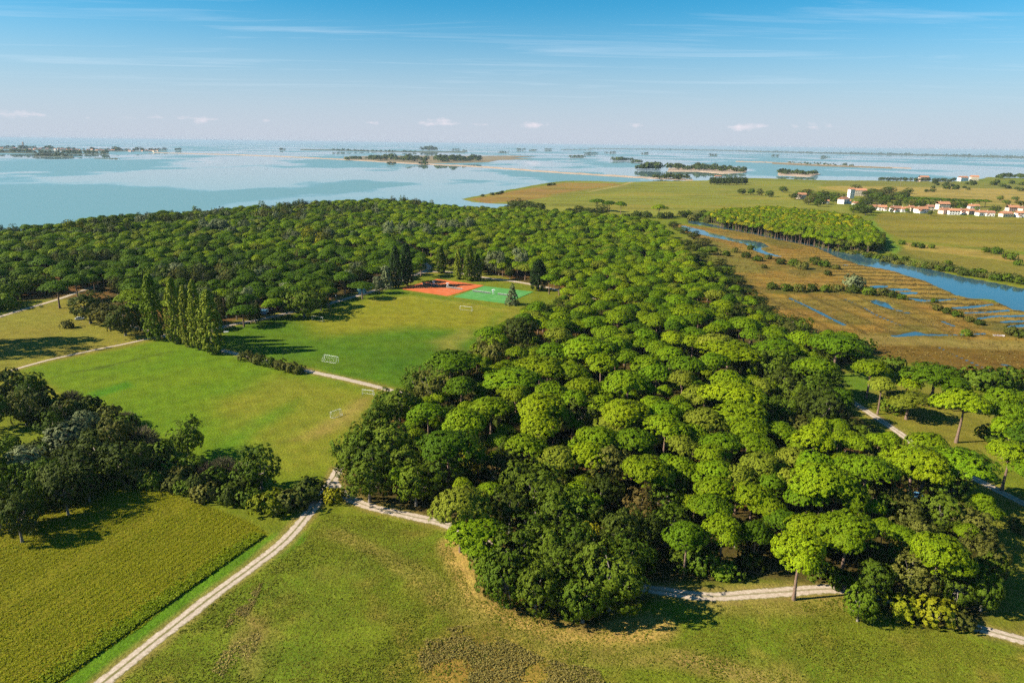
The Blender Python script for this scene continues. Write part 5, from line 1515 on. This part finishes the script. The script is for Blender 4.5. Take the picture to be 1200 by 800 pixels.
far_trees('island_trees', 'dark bushes at the right end of the causeway', [(768, 206.5), (790, 207.5), (808, 208)], 36, 13, 752, 1.5)
island('copse_island', [(912, 200), (940, 200.5), (962, 203)], [(950, 206), (912, 204)], M['sand'])
far_trees('island_trees', 'dark trees on the small sandy island off the far shore', [(913, 202), (930, 202.5), (956, 204)], 70, 15, 753, 1.5)
strip('dune_island', [(862, 186.5), (900, 188), (950, 191), (1000, 194), (1040, 196), (1068, 197.5)], 1.5, 1.6, M['sand'], 2)
strip('dune_island', [(905, 189), (950, 192), (1000, 194.5), (1045, 196.8)], 2.6, 1.8, M['island'], 2.5)
far_trees('island_trees', 'low scrub along the sandy island near the far shore', [(925, 189.5), (960, 191.5), (1000, 194)], 60, 10, 754, 2)
strip('barrier_island', [(690, 169.6), (760, 170.8), (840, 173), (900, 175.4), (1000, 179.2), (1100, 183), (1200, 187.5), (1260, 190)], 1.2, 2.6, M['dark_isle'], 6)
far_trees('island_trees', 'thin line of trees along the barrier island on the right horizon', [(745, 170.8), (840, 173), (900, 175.4), (1000, 179.2), (1100, 183), (1230, 188.5)], 320, 26, 755, 1.0)
far_trees('island_trees', 'dark wood at the right edge of the far shore', [(1168, 211), (1185, 210.5), (1215, 211.5)], 60, 14, 756, 2)
# town on the left
strip('town_island', [(-60, 175.8), (0, 176), (60, 176.3), (120, 176.4), (196, 175.4)], 2.6, 0.8, M['dark_isle'], 3)
strip('town_marsh', [(-60, 180), (0, 180.2), (70, 180.5), (128, 179.6)], 2.6, 1.0, M['dark_isle'], 3)
strip('town_marsh', [(40, 184), (60, 183.6), (86, 183.8)], 2.0, 1.2, M['dark_isle'], 3)
far_trees('town_trees', 'scrub belt on the marsh in front of the far town', [(-40, 180.3), (60, 180.6), (124, 179.8)], 170, 20, 761, 1.5)
far_trees('town_trees', 'lower scrub patch nearest the camera below the far town', [(43, 184), (60, 184), (84, 184)], 40, 16, 762, 1.2)
far_trees('town_trees', 'trees among the houses of the far town', [(-40, 175.5), (60, 176), (130, 176), (195, 175.4)], 150, 26, 763, 1.5)
for i in range(60):
    x = random.uniform(-20, 150) if i < 50 else random.uniform(120, 195)
    house(x, 176.3 + random.uniform(-0.8, 0.5), random.uniform(14, 30), 12, random.uniform(7, 14), random.uniform(-0.4, 0.4), random.choice(['wall_white', 'wall_cream', 'wall_pink']), random.choice(['tile', 'tile_dark']),
          'tiny house in the far island town', 'houses of the far island town', name='town_house', chimney=False, windows=False)
x, y = G(28, 176.2)
bt = thing('bell_tower', 'slim bell tower rising above the far island town', 'tower', (x, y, 0))
MB().box(-5, 5, -5, 5, 0, 42).build('shaft', M['wall_pink'], bt); MB().box(-5.5, 5.5, -5.5, 5.5, 42, 49).build('belfry', M['wall_cream'], bt); MB().box(-5.5, 5.5, -5.5, 5.5, 49, 62, 5.2).build('spire', M['tile_dark'], bt)

# ------------------------------------------------------------------ tennis courts
def court_mat(name, rgb, rgb2):
    m, N, L, out = newmat(name)
    tc = N.new('ShaderNodeTexCoord'); f = noise(N, L, tc.outputs['Object'], 0.22, 5, 0.6); f2 = noise(N, L, tc.outputs['Object'], 3.0, 4, 0.6)
    mx = N.new('ShaderNodeMix'); mx.data_type = 'RGBA'; L.new(rng_node(N, L, _math(N, L, 'ADD', _math(N, L, 'MULTIPLY', f, 0.7), _math(N, L, 'MULTIPLY', f2, 0.3)), 0.35, 0.65, 0, 1), mx.inputs['Factor'])
    mx.inputs[6].default_value = (*rgb, 1); mx.inputs[7].default_value = (*rgb2, 1)
    p = N.new('ShaderNodeBsdfPrincipled'); p.inputs['Roughness'].default_value = 0.9; p.inputs['Specular IOR Level'].default_value = 0.1
    L.new(mx.outputs[2], p.inputs['Base Color']); L.new(p.outputs[0], out.inputs[0]); return m


M['clay'] = court_mat('red_clay', (0.40, 0.085, 0.025), (0.50, 0.135, 0.045))
M['hard'] = court_mat('green_court', (0.055, 0.20, 0.045), (0.09, 0.25, 0.06))
M['line_clay'] = plain('worn_white_line', (0.50, 0.26, 0.17), 0.8)
M['line'] = plain('painted_line', (0.22, 0.40, 0.20), 0.8)
M['netting'] = plain('net_cord', (0.10, 0.11, 0.10), 0.8)


def courts(name, quad, mat, lm, labels, seed):
    q = [np.array(p) for p in GP(quad)]           # A left, B far, C right, D near
    c = sum(q) / 4
    ux = (q[3] - q[0]) + (q[2] - q[1]); Lx = np.linalg.norm(ux) / 2; ux = ux / np.linalg.norm(ux)
    uy = (q[1] - q[0]) + (q[2] - q[3]); Ly = np.linalg.norm(uy) / 2
    rz = math.atan2(ux[1], ux[0])
    z = hz(*c)
    slab = MB().box(-Lx / 2, Lx / 2, -Ly / 2, Ly / 2, -0.5, 0.16).build(name, mat, None, (c[0], c[1], z)); slab.rotation_euler = (0, 0, rz); tag(slab, kind='structure')
    k = 0
    for sx in (-1, 1):
        ox = sx * Lx / 4
        m = MB(); t = 0.06; zz = 0.164; zt = 0.172

        def ln(x0, x1, y0, y1):
            m.box(ox + x0, ox + x1, y0, y1, zz, zt)
        for xx in (-5.485, -4.115, 4.115, 5.485): ln(xx - t, xx + t, -11.885, 11.885)
        for yy in (-11.885, 11.885): ln(-5.4, 5.4, yy - t - 0.02, yy + t + 0.02)
        for yy in (-6.4, 6.4): ln(-4.05, 4.05, yy - t, yy + t)
        ln(-t, t, -6.3, 6.3)
        m.build('line_marking', lm, slab)
        nx = c + ux * ox
        nt_ = thing('tennis_net', labels[k], 'net', (nx[0], nx[1], z + 0.17), rz, 'tennis nets'); k += 1
        for s2 in (-1, 1):
            MB().tube([(s2 * 6.4, 0, 0), (s2 * 6.4, 0, 1.12)], [0.06, 0.06], 6).build('post', M['steel'], nt_)
        MB().box(-6.35, 6.35, -0.02, 0.02, 0.05, 0.92).build('mesh_panel', M['netting'], nt_)
        MB().box(-6.35, 6.35, -0.035, 0.035, 0.93, 1.02).build('headband', M['white'], nt_)
    return c, ux, rz, z, Lx, Ly


ca = courts('clay_courts', [(469.5, 338.7), (510, 326.7), (565, 334.5), (527, 347.5)], M['clay'], M['line_clay'],
            ['tennis net on the left one of the red courts', 'tennis net on the right one of the red courts'], 1)
cb = courts('green_courts', [(530, 348.2), (568, 335.3), (622, 342), (596, 356)], M['hard'], M['line'],
            ['tennis net on the left one of the green courts', 'tennis net on the right one of the green courts'], 2)


def umpire_chair(px, py, label):
    x, y = G(px, py); r = thing('umpire_chair', label, 'chair', (x, y, hz(x, y) + 0.17), 0.5)
    for sx in (-1, 1):
        for sy in (-1, 1):
            MB().tube([(sx * 0.6, sy * 0.6, 0), (sx * 0.32, sy * 0.3, 1.7)], [0.05, 0.05], 5).build('leg', M['white'], r)
    MB().box(-0.5, 0.5, -0.42, 0.42, 1.7, 1.82).build('seat', M['white'], r)
    MB().box(-0.5, 0.5, 0.36, 0.44, 1.82, 2.7).build('backrest', M['white'], r)
    MB().box(-0.9, 0.9, -0.7, 0.6, 2.9, 2.98).build('sunshade', M['white'], r)
    MB().tube([(0, 0.40, 2.6), (0, 0.40, 2.9)], [0.04, 0.04], 5).build('pole', M['white'], r)
    for k in range(4):
        MB().box(-0.5, 0.5, -0.62 + k * 0.06, -0.54 + k * 0.06, 0.3 + 0.35 * k, 0.36 + 0.35 * k).build('rung', M['white'], r)


umpire_chair(508.5, 335, 'white umpire chair in the middle of the left red court')
umpire_chair(524.5, 337.3, 'white umpire chair in the middle of the right red court')
umpire_chair(578, 345.3, 'white umpire chair in the middle of the green courts')


# ------------------------------------------------------------------ goals
def goal(px, py, w, h, d, rz, label, net=True):
    x, y = G(px, py); r = thing('football_goal', label, 'goal', (x, y, hz(x, y)), rz, 'football goals')
    t = 0.055
    for s in (-1, 1):
        MB().tube([(s * w / 2, 0, 0), (s * w / 2, 0, h)], [t, t], 6).build('post', M['white'], r)
    MB().tube([(-w / 2 - t, 0, h), (w / 2 + t, 0, h)], [t, t], 6).build('crossbar', M['white'], r)
    for s in (-1, 1):
        MB().tube([(s * w / 2, 0, h), (s * w / 2, d * 0.4, h), (s * w / 2, d, 0.05), (s * w / 2, 0, 0.05)], [t * 0.6] * 4, 5).build('net_stay', M['white'], r)
    MB().tube([(-w / 2, d, 0.05), (w / 2, d, 0.05)], [t * 0.6] * 2, 5).build('ground_bar', M['white'], r)
    if net:
        m = MB(); n = int(w / 0.28)
        for i in range(n + 1):
            xx = -w / 2 + w * i / n
            m.tube([(xx, 0.0, h), (xx, d * 0.4, h - 0.02), (xx, d, 0.06)], [0.005] * 3, 3, False)
        for k in range(9):
            q = k / 8; yy = d * 0.4 + d * 0.6 * q; zz = h * (1 - q) + 0.05
            m.tube([(-w / 2, yy, zz), (w / 2, yy, zz)], [0.005] * 2, 3, False)
        o = m.build('net', M['white'], r); o['kind'] = 'stuff'


goal(372, 376, 7.32, 2.44, 1.6, -0.45, 'full-size white football goal near the camp road at the back of the field', False)
goal(388.5, 423, 7.32, 2.44, 1.8, math.pi - 0.42, 'full-size white football goal nearest the field track', True)
goal(546, 364, 7.32, 2.44, 1.6, -0.35, 'full-size white football goal in front of the tennis courts', False)
goal(431, 463, 4.4, 2.0, 1.3, -0.25, 'small netted goal just below the field track', True)
goal(393, 487, 4.0, 2.0, 1.4, math.pi + 0.9, 'small netted goal alone on the worn lawn', True)


# ------------------------------------------------------------------ vehicles and camp things
def wheel(parent, x, y, r=0.32, w=0.2):
    o = MB().tube([(x, y - w / 2, r), (x, y + w / 2, r)], [r, r], 12).build('wheel', M['tyre'], parent)
    MB().tube([(x, y + (w / 2 if y > 0 else -w / 2) * 0.9, r), (x, y + (w / 2 if y > 0 else -w / 2) * 1.12, r)], [r * 0.6, r * 0.55], 10).build('rim', M['steel'], o)


def car(px, py, rz, mat, label):
    x, y = G(px, py); r = thing('parked_car', label, 'car', (x, y, hz(x, y)), rz)
    MB().prism([(-2.05, 0.3), (2.1, 0.3), (2.15, 0.62), (1.95, 0.82), (1.0, 0.95), (-1.75, 0.98), (-2.05, 0.85)], -0.85, 0.85).build('body', M[mat], r)
    MB().prism([(-1.7, 0.99), (0.95, 0.96), (0.35, 1.42), (-1.25, 1.45)], -0.72, 0.72).build('cabin_glass', M['glass'], r)
    MB().prism([(-1.25, 1.452), (0.35, 1.422), (0.2, 1.5), (-1.1, 1.52)], -0.68, 0.68).build('roof', M[mat], r)
    for a in (-1.3, 1.35):
        for b in (-0.83, 0.83):
            wheel(r, a, b)
    for s in (-1, 1):
        MB().box(2.06, 2.17, s * 0.62 - 0.16, s * 0.62 + 0.16, 0.58, 0.74).build('headlight', M['steel'], r)
        MB().box(-2.1, -2.03, s * 0.66 - 0.12, s * 0.66 + 0.12, 0.66, 0.84).build('tail_light', M['red'], r)


def caravan(px, py, rz, mat, label, L=5.6, H=2.5, tent=None):
    x, y = G(px, py); r = thing('caravan', label, 'caravan', (x, y, hz(x, y)), rz)
    a = L / 2
    MB().prism([(-a, 0.5), (a - 0.2, 0.5), (a, 1.1), (a - 0.25, H - 0.25), (a - 0.7, H), (-a + 0.5, H), (-a + 0.1, H - 0.3)], -1.1, 1.1).build('body', M[mat], r)
    for xx in (-1.6, 0.1, 1.7):
        for s in (-1, 1):
            MB().box(xx - 0.45, xx + 0.45, s * 1.115 - 0.02, s * 1.115 + 0.02, 1.35, 1.95).build('window', M['glass'], r)
    MB().box(-0.9, -0.4, -1.14, -1.09, 0.55, 2.2).build('door', M['grey'], r)
    for s in (-1, 1):
        wheel(r, 0, s * 1.0)
    MB().tube([(a - 0.3, 0, 0.5), (a + 1.1, 0, 0.45)], [0.07, 0.05], 5).build('drawbar', M['steel'], r)
    if tent:
        MB().prism([(-2.2, 0.0), (1.6, 0.0), (1.6, 2.3), (-2.2, 2.3)], -3.6, -1.15).build('awning', M[tent], r)


car(93.5, 374.5, 0.35, 'white', 'white car parked beside the dark oak on the left lawn')
car(721, 447, 0.9, 'white', 'white car glimpsed between pine crowns in the middle of the wood')
caravan(424, 343, 0.25, 'teal', 'pale teal caravan nearest the camp road left of the cypress pair', tent='teal')
caravan(431, 337.5, 0.25, 'white', 'white caravan behind the teal one beside the camp road')
caravan(441, 335.5, 0.25, 'teal', 'pale teal caravan closest to the cypress pair')
caravan(309, 367, 0.25, 'white', 'white caravan with blue awning in the dark wood edge behind the field', tent='blue')
caravan(320, 364, 0.3, 'red', 'red camp van in the shade behind the field')
caravan(1074, 590, 1.0, 'blue', 'blue camper parked among the oaks at lower right', tent=None)
caravan(806, 412, 0.4, 'white', 'white caravan half hidden under the widest pine crowns', H=2.8)
caravan(974, 524, 0.6, 'white', 'white caravan in the dark gap near the clearing track')
caravan(388, 291, 0.1, 'white', 'white caravan in a gap of the far left wood', L=7, H=3)
caravan(138, 296, 0.3, 'white', 'white caravan showing through the dark far wood on the left', L=8, H=4)
caravan(236, 288, 0.1, 'white', 'white caravan roof in the middle of the far left wood', L=8, H=4)


def lamp(px, py, label):
    x, y = G(px, py); r = thing('path_lamp', label, 'lamp', (x, y, hz(x, y)), 0, 'lamps along the camp road')
    MB().tube([(0, 0, 0), (0, 0, 3.2)], [0.07, 0.05], 6).build('post', M['steel'], r)
    MB().tube([(0, 0, 3.15), (0, 0, 3.25), (0, 0, 3.5), (0, 0, 3.7), (0, 0, 3.78)], [0.1, 0.28, 0.36, 0.25, 0.06], 8).build('globe', M['white'], r)


for px, py, lb in [(266, 379, 'white globe lamp at the left end of the camp road'), (313, 371, 'white globe lamp by the camp road left of the big oak'), (394, 353, 'white globe lamp by the camp road right of the big oak')]:
    lamp(px, py, lb)
x, y = G(265, 390); b = thing('bench', 'white bench on the field beside the rightmost poplar', 'bench', (x, y, hz(x, y)), 0.3)
MB().box(-1.1, 1.1, -0.25, 0.25, 0.42, 0.50).build('seat', M['white'], b); MB().box(-1.1, 1.1, 0.22, 0.28, 0.55, 0.95).build('backrest', M['white'], b)
for s in (-0.9, 0.9):
    MB().box(s - 0.05, s + 0.05, -0.22, 0.28, 0, 0.42).build('leg', M['grey'], b)
x, y = G(1170, 393.5); b = thing('rowing_boat', 'small white boat pulled up at the marsh ditch', 'boat', (x, y, WATER_Z + 0.1), -0.3)
MB().prism([(-2.4, 0.75), (-2.1, 0.1), (1.7, 0.1), (2.7, 0.85), (2.3, 0.7), (1.5, 0.35), (-2.0, 0.35)], -0.8, 0.8).build('hull', M['white'], b)
for s in (-1.0, 0.6):
    MB().box(s - 0.15, s + 0.15, -0.78, 0.78, 0.55, 0.6).build('thwart', M['wood'], b)
MB().prism([(-2.45, 0.76), (2.3, 0.72), (2.75, 0.9), (-2.45, 0.84)], -0.86, -0.80).build('gunwale', M['red'], b)
for i, (px, py) in enumerate([(1055, 218.5), (1113, 222)]):
    x, y = G(px, py); b = thing('utility_pole', ['thin utility pole on the far field left of the pair', 'thin utility pole on the far field right of the pair'][i], 'pole', (x, y, 0), 0.1, 'utility poles')
    MB().tube([(0, 0, 0), (0, 0, 17)], [0.35, 0.22], 6).build('mast', M['wood'], b); MB().box(-2, 2, -0.12, 0.12, 15.2, 15.5).build('crossarm', M['wood'], b)

# ------------------------------------------------------------------ labels: say which one of a group
def single_out():
    same = {}
    for o in sc.objects:
        if o.parent is None and 'label' in o and o.get('kind') is None:
            same.setdefault(o['label'], []).append(o)
    ordn = 'first second third fourth fifth sixth seventh eighth ninth tenth eleventh twelfth thirteenth fourteenth fifteenth sixteenth'.split()
    for lb, obs in same.items():
        n = len(obs)
        if n < 2:
            continue
        sx = lambda o: o.location.x / max(1.0, o.location.y)
        if n <= 12:
            for i, o in enumerate(sorted(obs, key=sx)):
                o['label'] = lb + ', ' + ('leftmost' if i == 0 else 'rightmost' if i == n - 1 else ordn[i] + ' from left')
            continue
        # rows by distance, then the order within each row from the left
        dist = sorted(obs, key=lambda o: o.location.y)
        k = max(2, -(-n // 12))
        rows = [dist[i * n // k:(i + 1) * n // k] for i in range(k)]
        for ri, row in enumerate(rows):
            rw = 'nearest row' if ri == 0 else 'farthest row' if ri == k - 1 else (ordn[ri] + ' row back' if ri < 16 else 'far rows')
            m = len(row)
            for i, o in enumerate(sorted(row, key=sx)):
                w = 'leftmost' if i == 0 else 'rightmost' if i == m - 1 else ordn[i] + ' from left' if i < 12 else 'right part'
                o['label'] = lb + ', ' + rw + ', ' + w
    for o in sc.objects:
        if 'label' in o and len(o['label'].split()) > 16:
            print('LONG', o['label'])


single_out()

# ------------------------------------------------------------------ haze
def haze():
    m = bpy.data.materials.new('sea_haze'); m.use_nodes = True; nt = m.node_tree; nt.nodes.clear()
    out = nt.nodes.new('ShaderNodeOutputMaterial'); v = nt.nodes.new('ShaderNodeVolumePrincipled')
    v.inputs['Color'].default_value = (0.38, 0.48, 0.60, 1); v.inputs['Density'].default_value = HAZE; v.inputs['Anisotropy'].default_value = 0.0
    nt.links.new(v.outputs[0], out.inputs['Volume'])
    B = 61000.0
    o = MB().box(-B, B, -B, B, -4.5, 104.0).build('haze', m); tag(o, kind='stuff')


HAZE = 4.2e-5
haze()
